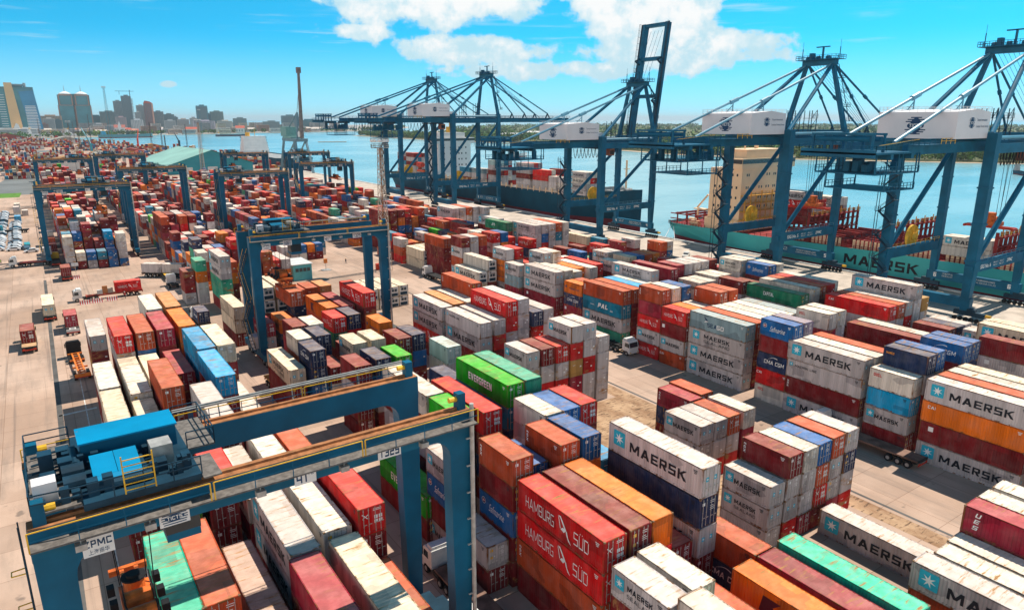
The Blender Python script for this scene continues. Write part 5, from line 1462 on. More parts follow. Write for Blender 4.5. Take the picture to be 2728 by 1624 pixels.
# ------------------------------------------------------------------ people
def person(x, y, rz, vest, trousers, label, pose=0):
    J = {'p':(0,0,.95),'s':(0,0,1.18),'c':(0,.01,1.42),'n':(0,.02,1.54),'h':(0,.04,1.66),'t':(0,.03,1.76)}
    e = [('p','s'),('s','c'),('c','n'),('n','h'),('h','t')]
    rad = {'p':.15,'s':.14,'c':.15,'n':.06,'h':.10,'t':.07}
    for s, sx in (('l',-1),('r',1)):
        st = .16*sx*pose
        J.update({s+'1':(sx*.20,0,1.42),s+'2':(sx*.27,-.03+st,1.14),s+'3':(sx*.27,.10+st,.90),s+'4':(sx*.27,.14+st,.80),s+'5':(sx*.10,0,.90),s+'6':(sx*.12,.04-st,.50),s+'7':(sx*.12,-.04-st*1.4,.09),s+'8':(sx*.13,.13-st*1.4,.045)})
        e += [('c',s+'1'),(s+'1',s+'2'),(s+'2',s+'3'),(s+'3',s+'4'),('p',s+'5'),(s+'5',s+'6'),(s+'6',s+'7'),(s+'7',s+'8')]
        rad.update({s+'1':.075,s+'2':.05,s+'3':.038,s+'4':.042,s+'5':.10,s+'6':.065,s+'7':.045,s+'8':.04})
    ks = list(J); me = bpy.data.meshes.new('person_body'); me.from_pydata([J[k] for k in ks], [(ks.index(a), ks.index(b)) for a, b in e], [])
    me.materials.append(trousers)
    o = link('person', me, None, (x, y, 0), rz)
    sk = o.modifiers.new('skin', 'SKIN'); ss = o.modifiers.new('sub', 'SUBSURF'); ss.levels = 1; ss.render_levels = 1
    for i, k in enumerate(ks): me.skin_vertices[0].data[i].radius = (rad[k], rad[k]*.85)
    me.skin_vertices[0].data[0].use_root = True
    b = MB(); pts = [(.24*math.cos(PI*2*i/12), .17*math.sin(PI*2*i/12)) for i in range(12)]
    for (z0, k0), (z1, k1) in (((.92,.9),(1.2,.88)),((1.2,.88),(1.42,1.0)),((1.42,1.0),(1.52,.5))):
        for i in range(12):
            a, c = pts[i], pts[(i+1) % 12]; b.face([(a[0]*k0,a[1]*k0,z0),(c[0]*k0,c[1]*k0,z0),(c[0]*k1,c[1]*k1,z1),(a[0]*k1,a[1]*k1,z1)])
    b.build('safety_vest', vest, o)
    b = MB(); 
    for i in range(12):
        for j in range(3):
            f = lambda ii, jj: (.125*math.cos(2*PI*ii/12)*math.cos(jj*PI/6), .04+.14*math.sin(2*PI*ii/12)*math.cos(jj*PI/6), 1.70+.13*math.sin(jj*PI/6))
            b.face([f(i,j), f(i+1,j), f(i+1,j+1), f(i,j+1)])
    b.build('helmet', YEL if pose else WHITE, o)
    tag(o, label, 'person'); return o
HIVIS = plain('vest_green', (.35,.62,.03), .7, 0, .1); HIVO = plain('vest_red', (.6,.06,.03), .7, 0, .1); NAVYC = plain('trousers_navy', (.02,.03,.05), .8)
person(29.0, 199.6, R(200), HIVIS, NAVYC, 'worker in green vest and dark trousers beside the turning white truck')
person(29.9, 199.2, R(150), HIVIS, NAVYC, 'worker in green vest, second one beside the turning white truck')
person(78.8, 209.7, R(20), NAVYC, NAVYC, 'person in dark clothes walking alone across the open yard', 1)
person(-12.2, 270, R(90), HIVIS, NAVYC, 'worker in green vest at the left edge near the parked cars', 1)
person(15.3, 199.4, R(90), HIVO, NAVYC, 'worker in red vest by the striped barriers')

# ------------------------------------------------------------------ street furniture of the yard
STR = newmat('barrier_stripes'); _m, _nt, _b = STR
tc = N(_nt, 'TexCoord'); wv = N(_nt, 'TexWave', wave_type='BANDS', bands_direction='X'); wv.inputs['Scale'].default_value = .62
_nt.links.new(tc.outputs['Object'], wv.inputs['Vector']); _nt.links.new(mixc(_nt, ramp(_nt, wv.outputs['Fac'], .49, .51), (.55,.04,.04), (.75,.73,.7)), _b.inputs['Base Color']); _b.inputs['Roughness'].default_value = .6
def barrier(x, y, label):
    b = MB(); b.prism([(-.3,0),(.3,0),(.16,.35),(.1,1.0),(-.1,1.0),(-.16,.35)], 'x', -1.2, 1.2); o = b.build('road_barrier', STR[0], None, (x, y, 0)); tag(o, label, 'barrier', 'striped barriers in front of the red trailer')
barrier(6.3, 198.6, 'red and white striped barrier, first from the cab'); barrier(9.0, 198.8, 'red and white striped barrier between two others'); barrier(12.3, 199, 'red and white striped barrier, nearest the red container')
barrier(6.0, 233.4, 'red and white striped barrier beside the dark red truck load')
b = MB(); b.tube((0,0,0),(0,0,3.2),.06,6); o = b.build('sign_post', GALV, None, (6.6,240.6,0)); tag(o, 'white board on a post in front of the far left block', 'sign'); b = MB(); b.box(-.9,-.05,2.4,.9,-.0,3.4); b.build('sign_board', WHITE, o)
b = MB(); b.tube((0,0,0),(0,0,2.2),.08,6); b.box(-1.3,-1.3,0,1.3,1.3,.15); o = b.build('signal_post', GALV, None, (70.2,204,0)); tag(o, 'orange signal box on a short post in the open yard', 'signal'); b = MB(); b.box(-.5,-.3,2.2,.5,.3,3.5); b.build('signal_box', ORCH, o)
TEALC = plain('crane_teal', (.03,.22,.28), .5)
def lattice_mast(x, y, h, w, label, head=True, mat=GALV, name='lamp_tower', paint2=None):
    t = empty(name, (x, y, 0)); tag(t, label, 'lamp tower' if head else 'lattice mast')
    b = MB(); n = int(h/2.2); 
    wd = lambda z: w*(1-.62*z/h)
    for i in range(n):
        z0, z1 = h*i/n, h*(i+1)/n; a, c = wd(z0)/2, wd(z1)/2
        P = [(-1,-1),(1,-1),(1,1),(-1,1)]
        for j in range(4):
            p, q = P[j], P[(j+1) % 4]
            b.beam((p[0]*a,p[1]*a,z0),(p[0]*c,p[1]*c,z1),.14); b.beam((p[0]*a,p[1]*a,z0),(q[0]*c,q[1]*c,z1),.08); b.beam((q[0]*a,q[1]*a,z0),(p[0]*c,p[1]*c,z1),.08)
    b.build('lattice', mat, t)
    b = MB(); b.beam((0,0,0),(0,0,h),.3); b.build('cable_riser', RUSTRAIL, t)
    if head:
        b = MB()
        for z in (h, h+1.6):
            b.tube((0,0,z),(0,0,z+.15),2.6,10); b.rail([(2.6*math.cos(2*PI*i/10),2.6*math.sin(2*PI*i/10),z) for i in range(11)],1.1,1.6,.1)
        b.build('platform', GALV, t)
        for i in range(10): 
            q = 2*PI*i/10; b = MB(); b.box(2.4*math.cos(q)-.3,2.4*math.sin(q)-.3,h+1.75,2.4*math.cos(q)+.3,2.4*math.sin(q)+.3,h+2.4); b.build('floodlight', WHITE, t)
    return t
MASTP = plain('mast_buff', (.52,.42,.34), .6, .1, .15, .3)
lattice_mast(85.2, 193.5, 36.5, 3.0, 'buff lattice lamp tower with a round floodlight head, standing in the open yard', True, MASTP)
b = MB(); b.box(-1.2,-.6,0,1.2,.6,1.9); o = b.build('electric_cabinet', SPRR, None, (84.2,195.5,0)); tag(o, 'red cabinet at the foot of the buff lamp tower', 'cabinet')
lattice_mast(110, 586, 42, 3.2, 'slender lattice lamp tower before the green-roofed warehouse', True, MASTP)
lattice_mast(43.3, 985, 40, 3, 'far lattice tower at the left, left one of two before the twin towers', True, CRANED)
lattice_mast(58, 1096, 62, 2.4, 'far thin mast, right one of two before the twin towers', False, CRANED)
lattice_mast(105, 1216, 88, 5.5, 'tall teal lattice tower standing on the far port', True, plain('tower_teal', (.03,.22,.30), .5))
lattice_mast(286, 1500, 60, 5, 'far teal lattice tower behind the grey harbour crane', True, plain('tower_teal2', (.05,.22,.28), .5))
for k, (x, y, h) in enumerate(((170,1300,40),(215,1250,36),(150,1050,34))): lattice_mast(x, y, h, 2.2, ['thin far mast between the teal tower and warehouse','thin far mast over the warehouse ridge','thin far mast left of the warehouse'][k], False, CRANED)
for k, (x, y, h) in enumerate(((-60,1150,34),(-20,900,30),(20,1400,45),(80,1650,40),(120,820,28),(90,1380,52),(-95,1300,38))): lattice_mast(x, y, h, 1.8, 'thin far mast '+['at the left edge of the far port','beside the buff shed','between the two left towers','before the waterfront church','left of the warehouse ridge','beside the teal lattice tower','farthest left of all'][k], False, CRANED)
for k, (x, y, h, rz) in enumerate(((64,1010,34,.4),(140,1210,30,-.3),(-40,1180,30,.9),(175,1080,26,.2))):
    t_ = empty('mobile_crane', (x, y, 0), rz); tag(t_, ['teal mobile harbour crane at the far basin, leaning right','small red-jibbed crane before the harbour water','mobile crane at the far left port','small dark crane left of the warehouse'][k], 'crane', 'small cranes of the far port')
    b = MB(); b.box(-3,-6,0,3,6,4); b.build('carrier', [TEALC, SPRR, CRANED, CRANED][k], t_); b = MB(); b.beam((0,-2,4),(0,-2,16),2.2); b.beam((0,-2,15),(0,h*.45,h),1.3,1.3,0,.7,.7); b.beam((0,-2,17),(0,h*.45,h),.3); b.build('jib', [TEALC, SPRR, YEL, CRANED][k], t_)
# teal site office
b = MB(); b.box(0,0,0,5.4,10,4.6); b.box(-.3,-.3,4.6,5.7,10.3,4.8,1); o = b.build('site_office', [plain('office_teal',(.10,.45,.48),.6), CONCW], None, (57.2,194,0)); tag(o, 'small teal site office with flat pale roof behind the hoisted container', 'building')
b = MB()
for i in range(4): b.box(.7+i*1.1,-.04,2.6,1.6+i*1.1,-.005,3.6)
b.build('windows', GLASS, o)
b = MB(); b.box(-.05,3,0,-.005,4.2,2.2); b.build('door', OFFW, o)
# hatch covers laid on the quay
for k, (x, y) in enumerate(((150.5,63),(155,50))):
    b = MB(); b.box(-5.6,-5.4,0,5.6,5.4,.9); b.box(-5.4,-5.2,.9,5.4,5.2,1.0,1)
    for i in range(9): b.box(-5.2+i*1.25,-.2,1.0,-4.8+i*1.25,.2,1.12,2)
    o = b.build('hatch_cover', [DECKR, plain('hatch_salmon%d' % k, (.50,.22,.15), .7, 0, .2), YEL], None, (x, y, 0), R(-3)); tag(o, ['salmon hatch cover lying on the quay, farther one','salmon hatch cover lying on the quay beside the dark red container'][k], 'hatch cover', 'hatch covers on the quay')

# ------------------------------------------------------------------ far port, city, shores
YAW, PIT, FPX = R(34.3), R(15.0), 1848/2728
FW = Vector((math.sin(YAW)*math.cos(PIT), math.cos(YAW)*math.cos(PIT), -math.sin(PIT))); RT = Vector((math.cos(YAW), -math.sin(YAW), 0)); UP = RT.cross(FW)
def at(px, py, d):        # a far point: sight line through (px, py) of the 2728 wide picture, at depth d metres
    return CAM + (FW + RT*((px-1364)/1848) - UP*((py-812)/1848))*d
def spot(x, y, d):        # the same in the coordinates of the skyline strip
    return at(x/2.77, 150+y/2.77, d)
# green-roofed warehouse
w = empty('warehouse', (128, 640, 0), R(4)); tag(w, 'large warehouse with pale green gable roof and teal walls beyond the far stacks', 'warehouse')
GRN = plain('roof_pale_green', (.30,.50,.42), .5, 0, .12, .05, .2); TEAL = plain('wall_teal', (.03,.27,.32), .6, 0, .08, .1)
b = MB(); b.box(-34,0,0,34,110,8); b.prism([(-34,8),(34,8),(0,19)], 'y', .3, 109.7); b.build('wall', TEAL, w)
b = MB(); b.face([(-36,-1.5,7.6),(0,-1.5,19.3),(0,111,19.3),(-36,111,7.6)]); b.face([(0,-1.5,19.3),(36,-1.5,7.6),(36,111,7.6),(0,111,19.3)]); b.build('roof', GRN, w)
b = MB(); 
for x in (-20, 0, 20): b.box(x-4,-.1,0,x+4,-.02,5.5)
b.build('roller_door', CONCW, w)
# grey level-luffing harbour crane
g = empty('harbour_crane', (193, 618, 0)); tag(g, 'grey harbour crane with a near vertical jib behind the warehouse', 'harbour crane')
GC = plain('harbour_crane_grey', (.14,.22,.26), .5, .1, .2, .2)
b = MB()
for sx in (-1, 1):
    for y in (-26, 26): b.beam((sx*6, y, 0), (sx*4.5, y*.62, 27), 1.6, 1.6)
    b.beam((sx*5, 22, 4), (sx*4.5, -14, 26), 1.0)
b.box(-5,-20,26,5,20,28.5); b.build('portal', GC, g)
b = MB(); b.box(-5,-6,28.5,5,18,30); b.box(-4.5,8,30,4.5,24,38); b.build('slewing_house', plain('crane_house_green', (.16,.30,.28), .55), g)
b = MB(); b.beam((-2,-14,28.5),(0,-12,50),1.2); b.beam((2,-14,28.5),(0,-12,50),1.2); b.beam((0,-12,50),(0,14,37),.8); b.build('mast', GC, g)
b = MB(); b.beam((0,-20,29),(0,-24,84),2.6,3.4,0,1.6,1.8); b.box(-1.5,-26,81,1.5,-22,85.5); b.beam((0,-12,50),(0,-23.4,74),.3); b.build('jib', plain('jib_brown', (.17,.13,.12), .6, 0, .3), g)
b = MB(); b.box(-2,-20,30,2,-16,34); b.build('operator_cabin', WHITE, g)
# moored ship beyond the stacks and far vessels
def small_ship(x, y, rz, L, hgt, mats, label, sup, hue, deckload=None):
    t = empty('ship', (x, y, -4)); t.rotation_euler = (0,0,rz); tag(t, label, 'ship')
    B = L*.075
    hull('hull', [(0,B*.8,B*.6,0),(L*.1,B,B*.9,0),(L*.75,B,B*.95,0),(L*.9,B*.6,B*.35,hgt*.12),(L,.4,.2,hgt*.3)], hgt, hgt*.25, -2, mats, t)
    b = MB()
    for i in range(sup): b.box(-B*.9+i*.4, L*.05+i*.6, hgt+i*3.0, B*.9-i*.4, L*.13-i*.8, hgt+3+i*3.0)
    o = b.build('superstructure', hue, t); b = MB()
    for i in range(sup): 
        for j in range(6): x0 = -B*.8+i*.4+j*B*.28; b.box(x0, L*.05+i*.6-.06, hgt+1.1+i*3, x0+B*.14, L*.05+i*.6-.01, hgt+2.1+i*3); 
        for j in range(4): y0 = L*.06+j*L*.016+i*.6; b.box(-B*.9+i*.4-.06, y0, hgt+1.1+i*3, -B*.9+i*.4-.01, y0+L*.012, hgt+2.1+i*3)
    b.build('windows', GLASS, o)
    b = MB(); b.tube((0,L*.12,hgt+sup*3),(0,L*.12,hgt+sup*3+7),.3,6); b.tube((B*.4,L*.09,hgt+sup*3),(B*.4,L*.09,hgt+sup*3+4),B*.16,10); b.build('funnel_and_mast', YELG, t)
    if deckload:
        b = MB()
        for i in range(3): b.tube((0,L*(.38+.16*i),hgt),(0,L*(.38+.16*i),hgt+L*.11),.5,6); b.beam((0,L*(.38+.16*i),hgt+3),(B*.3,L*(.46+.16*i),hgt+L*.1),.5)
        b.build('deck_crane', deckload, t)
    return t
small_ship(213, 850, PI, 210, 12, [HULLN, HULLR, DECKG], 'dark ship with white bridge moored beyond the grey harbour crane', 6, SHIPW)
p = spot(480, 640, 1950); small_ship(p.x, p.y, R(-70), 120, 8, [SHIPW, HULLR, DECKG], 'white ship at the far port, below the twin towers', 4, SHIPW, YELG)
p = spot(930, 665, 1850); small_ship(p.x-60, p.y, R(-84), 130, 9, [plain('hull_grey_teal', (.10,.25,.28), .5), HULLR, DECKG], 'grey teal ship at the far port, right of the teal tower', 3, plain('deck_blue', (.03,.3,.45), .5), CRANED)
p = spot(200, 640, 1900); small_ship(p.x, p.y, R(-80), 110, 9, [SHIPW, HULLR, DECKG], 'white ship at the far left port edge', 4, SHIPW, YELG)
p = at(2700, 478, 640); small_ship(p.x, p.y, R(130), 34, 3.2, [HULLN, HULLR, DECKG], 'small dark workboat on the open water at the right edge', 2, DECKG)
p = spot(1590, 582, 2000); small_ship(p.x, p.y, R(-100), 90, 5, [HULLN, HULLR, DECKG], 'low dark barge on the water before the city', 1, SHIPW)
p = at(1370, 388, 900); small_ship(p.x, p.y, R(-60), 40, 4, [SHIPW, HULLR, DECKG], 'small white ferry behind the left pair of quay cranes', 2, SHIPW)
b = MB(); b.box(-30,-4,-4.2,30,4,-2.6); o = b.build('breakwater', plain('breakwater_stone', (.45,.38,.3), .9, 0, .2), None, (spot(2450, 600, 1500).x, spot(2450, 600, 1500).y, 0), R(-20)); tag(o, 'low pale jetty spit in the channel left of the quay cranes', 'jetty')
# distant port stacks and sheds
rp = random.Random(5)
YSH = plain('shed_ochre', (.45,.22,.07), .7, 0, .25, .2); SHEDS = [plain('shed_buff', (.36,.33,.28), .7), YSH, TEAL, plain('shed_red', (.3,.06,.04), .7), plain('shed_grey', (.22,.25,.27), .7)]
for k, (x, y, w_, d_, h_, m_) in enumerate(((-58,600,44,90,8,4),(-50,780,36,70,7,4),(26,742,40,22,8,1),(70,930,30,26,6,0),(-100,1000,50,60,7,2),(0,1300,40,30,6,3),(110,1040,30,30,5,3),(-160,1450,70,60,8,1),(60,1580,50,40,7,0),(150,1150,36,20,6,1),(-30,1720,90,24,6,3))):
    b = MB(); b.box(-w_/2,-d_/2,0,w_/2,d_/2,h_); o = b.build('port_shed', [YSH,TEAL,CONCW][k % 3], None, (x,y,0), R(rp.uniform(-6,6)))
    c = MB(); c.prism([(-w_/2-1,h_),(w_/2+1,h_),(0,h_+w_*.12)],'y',-d_/2-1,d_/2+1); c.build('roof', SHEDS[m_], o)
    tag(o, ['grey roofed shed at the left edge behind the car park','pale roofed shed beside the far left road','ochre shed at the end of the left yard lane','pale shed in the middle of the far port','teal roofed shed at the far left edge','red roofed shed across the far port','red roofed shed left of the warehouse','long ochre shed by the far basin','pale shed by the far basin','small ochre shed before the harbour water','long red shed at the far water edge'][k], 'shed', 'sheds of the far port')
fm = MB(); fcol = []
for i in range(330):
    x = rp.uniform(-120,190); y = rp.uniform(645,1780)
    if x > 190-(y-950)*.16: continue
    for j in range(rp.randint(2,9)):
        L = rp.choice((6,6,12)); hh = 0
        for q in range(rp.randint(1,4)):
            c = PAL[rp.choice('DDDRRCTOGGWYYBNKP')]; n = len(fm.f); fm.box(x+j*2.8,y,hh,x+j*2.8+2.4,y+L,hh+2.5); fcol += [c]*(len(fm.f)-n); hh += 2.6
me = fm.mesh('far_port_stacks', STUFFP); at_ = me.attributes.new('paint','FLOAT_COLOR','FACE'); at_.data.foreach_set('color', [q for c in fcol for q in (*c,1)])
tag(link('far_port_stacks', me), 'distant clutter of container piles and cargo in the far port', 'cargo', None, 'stuff')
def cm(c):
    if c not in CITYM: CITYM[c] = plain('facade_%d' % len(CITYM), c, .6, 0, .05, .02)
    return CITYM[c]
GLT = plain('curtain_glass_teal', (.04,.22,.26), .25, 0, .15, .03, 0, .5); GLD = plain('window_dark', (.08,.14,.17), .3, 0, .1, .03, 0, .5); GLB = plain('curtain_glass_blue', (.015,.22,.40), .25, 0, .12, .03, 0, .5)
def tower(x0, x1, yt, d, col, label, style='bands', depth=None, extra=None, fl=3.6, glass=None, name='office_tower', yb=560):
    """x0..x1, yt in skyline-strip coordinates; d depth in metres"""
    a = spot(x0, yt, d); c = spot(x1, yt, d); wd = (c-a).length; top = a.z; ctr = (a+c)/2; az = math.atan2(ctr.x, ctr.y)
    dp = depth or wd*.8
    t = empty(name, (ctr.x+math.sin(az)*dp/2, ctr.y+math.cos(az)*dp/2, -2), -az); tag(t, label, 'building', 'city skyline across the water')
    H = top+2
    b = MB(); b.box(-wd/2,-dp/2,0,wd/2,dp/2,H); b.box(-wd*.2,-dp*.2,H,wd*.25,dp*.2,H+4); b.build('wall', cm(col), t)
    b = MB(); n = max(2, int(H/fl)); g = glass or GLD
    for i in range(1, n):
        z = H*i/n
        if style == 'bands': b.box(-wd*.46,-dp/2-.5,z,wd*.46,-dp/2-.02,z+fl*.5); b.box(wd/2+.02,-dp*.44,z,wd/2+.5,dp*.44,z+fl*.5); b.box(-wd/2-.5,-dp*.44,z,-wd/2-.02,dp*.44,z+fl*.5)
        elif style == 'grid':
            k = max(3, int(wd/5))
            for j in range(k): x = -wd*.46+wd*.92*j/k; b.box(x,-dp/2-.5,z,x+wd*.92/k*.62,-dp/2-.02,z+fl*.6)
            for s in (-1,1): b.box(s*(wd/2+.25)-.24,-dp*.4,z,s*(wd/2+.25)+.24,dp*.4,z+fl*.5)
    if style == 'glass':
        for s in (-1,): b.box(-wd*.42,-dp/2-.6,H*.06,wd*.42,-dp/2-.02,H*.95)
        for s in (-1,1): b.box(s*(wd/2+.3)-.28,-dp*.42,H*.06,s*(wd/2+.3)+.28,dp*.42,H*.95)
    b.build('windows', g, t)
    return t, wd, dp, H
CITYM = {}
CR = (.62,.50,.38); PK = (.55,.36,.30); WH = (.62,.62,.6); GY = (.30,.34,.36); BR = (.40,.20,.14)
# port tower at the left edge
t, wd, dp, H = tower(-30, 215, 225, 2150, (.05,.19,.22), 'tall glass tower with cream fin and white stepped side, leftmost in the skyline', 'glass', 60, glass=GLT)
b = MB(); b.prism([(-wd*.20,0),(wd*.10,0),(-wd*.02,H+12),(-wd*.22,H+12)],'y',-dp/2-7,-dp/2-.7); b.build('fin', cm((.80,.48,.22)), t)
b = MB(); b.prism([(wd*.12,H*.9),(wd*.50,H*.93),(wd*.62,0),(wd*.30,0)],'y',-dp/2-4,-dp/2-.65); b.build('blue_flank', GLB, t)
b = MB()
for i in range(18): z = 3+i*(H*.6/18); b.box(wd*.22, -dp/2-4.8, z, wd*(.56-.004*i), -dp/2-4.02, z+2.2)
for i in range(15): z = H*.12+i*H*.05; b.box(-wd*.42,-dp/2-1.6,z,-wd*.26,-dp/2-.62,z+1.5)
b.build('balcony_band', WHITE, t)
b = MB(); b.prism([(-wd*.5,0),(wd*.12,0),(wd*.02,12),(-wd*.02,30),(-wd*.08,34),(-wd*.16,18),(-wd*.5,20)],'y',-dp/2-26,-dp/2-8); b.build('tent_roof', WHITE, t)
b = MB(); b.box(-wd*.1,-dp*.3,H+4,wd*.3,dp*.3,H+9); b.tube((wd*.3,0,H),(wd*.3,0,H+13),4,10); b.build('roof_plant', cm(GY), t)
# twin domed towers
t, wd, dp, H = tower(436, 640, 285, 2600, (.05,.17,.19), 'pair of teal towers with white domes and spires joined by a dark core', 'none', 70, name='twin_towers')
b = MB()
for s in (-1, 1):
    cx = s*wd*.255; b.box(cx-wd*.23,-dp/2-5,0,cx+wd*.23,-dp/2-.1,H*.72); b.box(cx-wd*.19,-dp/2-3,H*.72,cx+wd*.19,-dp/2-.12,H-2)
b.build('glass_face', GLT, t)
b = MB()
for s in (-1, 1):
    for k, (z0, z1, u) in enumerate(((0,H*.72,.245),(H*.72,H,.2))):
        for v in (-1, 1): cx = s*wd*.255+v*wd*u; b.box(cx-wd*.018,-dp/2-6,z0,cx+wd*.018,-dp/2-.05,z1)
    b.box(s*wd*.255-wd*.2,-dp/2-6,H*.71,s*wd*.255+wd*.2,-dp/2-5.1,H*.725); b.box(s*wd*.255-wd*.2,-dp/2-4,H-3,s*wd*.255+wd*.2,-dp/2-3.1,H+2)
b.build('pilaster', cm(BR), t)
for s in (-1, 1):
    b = MB(); b.tube((s*wd*.255,0,H),(s*wd*.255,0,H+5),wd*.2,16); b.tube((s*wd*.255,0,H+5),(s*wd*.255,0,H+13),wd*.2,16,0,wd*.05); b.build('dome', WHITE, t)
    b = MB(); b.tube((s*wd*.255,0,H+13),(s*wd*.255,0,H+36),1.4,6,0,.4); b.build('spire', cm(GY), t)
# towers under construction with tower cranes
t, wd, dp, H = tower(835, 893, 330, 2700, GY, 'dark square tower under construction, left of the curved one', 'grid')
t, wd, dp, H = tower(893, 958, 292, 2650, (.16,.22,.25), 'tallest dark curved tower under construction, with a tower crane', 'grid')
b = MB(); b.beam((wd*.45,-dp*.3,H*.6),(wd*.45,-dp*.3,H+22),2.2); b.beam((-wd*1.0,-dp*.3,H+17),(wd*.9,-dp*.3,H+17),1.4); b.beam((-wd*.6,-dp*.3,H+4),(-wd*.6,-dp*.3,H+18),1.2); b.build('tower_crane', CRANED, t)
b = MB()
for i in range(20): b.box(wd*.5,-dp*.4,H*.1+i*H*.042,wd*.66,dp*.4,H*.1+i*H*.042+3.2)
b.build('open_floor', cm((.45,.42,.4)), t)
S_ = '''740 855 408 2750 .30,.36,.36 grid;teal-grey slab block behind the teal lattice tower
995 1035 412 2600 .48,.46,.44 bands;narrow grey block left of the white balconied tower
1005 1062 362 2720 .58,.58,.56 bands;white tower with balconies beside the red-topped tower
1060 1122 348 2620 .30,.13,.12 grid;maroon tower with a red top
1128 1200 408 2700 .26,.31,.33 grid;dark blue-grey block right of the maroon tower
1205 1280 428 2750 .20,.27,.29 grid;teal block stepping down right of the maroon tower
1270 1310 448 2800 .36,.40,.42 bands;low grey-blue block in the middle of the skyline
1446 1524 365 2650 .08,.22,.28 glass;blue glass tower standing alone in the middle of the skyline
1524 1552 425 2700 .12,.22,.26 glass;low teal block touching the blue glass tower
1550 1642 408 2750 .24,.32,.30 grid;wide grey-green block right of the blue glass tower
655 752 440 2800 .05,.22,.26 bands;long teal block right of the twin towers
290 440 440 2500 .50,.33,.22 grid;wide terracotta block left of the twin towers
285 350 500 2350 .36,.20,.16 grid;low brown block in front of the terracotta one
320 395 460 2400 .60,.56,.52 bands;white-grey block in front of the terracotta one
225 290 435 2550 .20,.28,.22 grid;olive block beside the left tower
400 450 470 2450 .10,.18,.20 grid;dark block at the foot of the twin towers
855 925 450 2500 .55,.40,.40 bands;pink block below the towers under construction
970 1050 470 2400 .62,.62,.62 grid;white low block below the maroon tower
1215 1290 475 2450 .5,.5,.5 bands;pale low block right of the white one
1310 1390 465 2550 .52,.46,.42 bands;buff low block near the waterfront trees
1430 1580 478 2500 .56,.50,.55 grid;long lilac-white block below the blue glass tower
1605 1710 478 2450 .60,.56,.5 bands;long cream block with window bands near the shore
1400 1450 455 2650 .52,.50,.48 grid;small pale block left of the blue glass tower
1720 1815 458 2700 .20,.28,.30 grid;dark low block left of the grey harbour crane
2075 2190 438 2800 .12,.24,.28 glass;teal low block behind the grey harbour crane
2200 2350 470 2900 .04,.24,.30 bands;long teal block right of the grey harbour crane
2350 2410 478 2850 .40,.42,.42 bands;grey low block at the right end of the skyline
1940 2060 482 2750 .22,.30,.32 bands;low dark block left of the jib
0 120 540 1950 .55,.5,.45 bands;low pale terminal under the left tower
130 260 535 2000 .62,.6,.58 bands;white low terminal right of the left tower
560 660 545 2300 .50,.44,.42 bands;low waterfront shed roofs below the twin towers
690 760 500 2450 .55,.53,.52 bands;white low block right of the twin towers
770 850 515 2350 .42,.40,.40 bands;low grey waterfront block left of the church'''
for q in S_.split('\n'):
    a, lab = q.split(';'); v = a.split(); t, wd, dp, H = tower(float(v[0]), float(v[1]), float(v[2]), float(v[3]), tuple(float(c) for c in v[4].split(',')), lab, v[5])
    if 'red top' in lab:
        b = MB(); b.prism([(-wd*.5,H),(wd*.5,H),(wd*.2,H+7),(-wd*.35,H+10)],'y',-dp*.5,dp*.5); b.build('roof', cm((.5,.08,.05)), t); b = MB(); b.box(wd*.34,-dp/2-1,0,wd*.5,-dp/2-.5,H); b.build('stripe', cm((.7,.35,.25)), t)
# the low town behind the waterfront, one far-off mass
rt = random.Random(8); lt = MB(); lw = MB(); lc = []
for i in range(230):
    az_ = R(rt.uniform(-3, 21)); d_ = rt.uniform(2500, 3600); x, y = d_*math.sin(az_), d_*math.cos(az_); w_ = rt.uniform(14, 46); h_ = rt.choice((8,10,12,16,22,30)); c_ = rt.choice([(.62,.6,.57),(.55,.42,.36),(.60,.52,.40),(.45,.46,.47),(.40,.22,.16),(.66,.62,.6),(.34,.42,.44)])
    if not (y > 2620 or x < 560): continue
    n = len(lt.f); lt.box(x-w_/2, y-9, -2.4, x+w_/2, y+9, h_); lc += [c_]*(len(lt.f)-n)
    for z in range(3, int(h_)-1, 4): n = len(lt.f); lt.box(x-w_*.45, y-9.4, z, x+w_*.45, y-9.02, z+1.6); lc += [(.08,.10,.12)]*(len(lt.f)-n)
    if h_ < 12 and rt.random() < .5: n = len(lt.f); lt.prism([(-10,h_),(10,h_),(0,h_+5)], 'x', x-w_/2-.5, x+w_/2+.5); lt.v[-6:] = [(a, b+y, c) for a, b, c in lt.v[-6:]]; lc += [rt.choice([(.45,.12,.08),(.4,.4,.42)])]*(len(lt.f)-n)
me = lt.mesh('low_town', STUFFP); a_ = me.attributes.new('paint','FLOAT_COLOR','FACE'); a_.data.foreach_set('color', [q for c in lc for q in (*c,1)])
tag(link('low_town', me), 'mass of low pale town buildings behind the waterfront', 'town', None, 'stuff')
# waterfront church and red roofs
def house(x0, x1, yt, d, col, roofc, label, name='house'):
    a = spot(x0, yt, d); c = spot(x1, yt, d); wd = (c-a).length; ctr = (a+c)/2; az = math.atan2(ctr.x, ctr.y); H = max(5, a.z+2)
    b = MB(); b.box(-wd/2,-8,0,wd/2,8,H*.68); o = b.build(name, cm(col), None, (ctr.x,ctr.y,-2), -az); r = MB(); r.prism([(-9,H*.68),(9,H*.68),(0,H)],'x',-wd/2-1,wd/2+1); r.build('roof', cm(roofc), o); tag(o, label, 'building', 'low houses on the city waterfront')
    w_ = MB(); k = max(2, int(wd/7))
    for j in range(k): x = -wd*.45+wd*.9*j/k; w_.box(x,-8.3,H*.25,x+3,-8.02,H*.5)
    w_.build('windows', GLD, o); return o
c = house(845, 915, 505, 2250, (.66,.62,.6), (.4,.12,.09), 'white waterfront church with red roof and pointed gable', 'church')
b = MB(); b.box(-5,-14,0,5,-8.4,24); b.prism([(-5,24),(5,24),(0,40)],'y',-14,-8.4); b.build('steeple', WHITE, c)
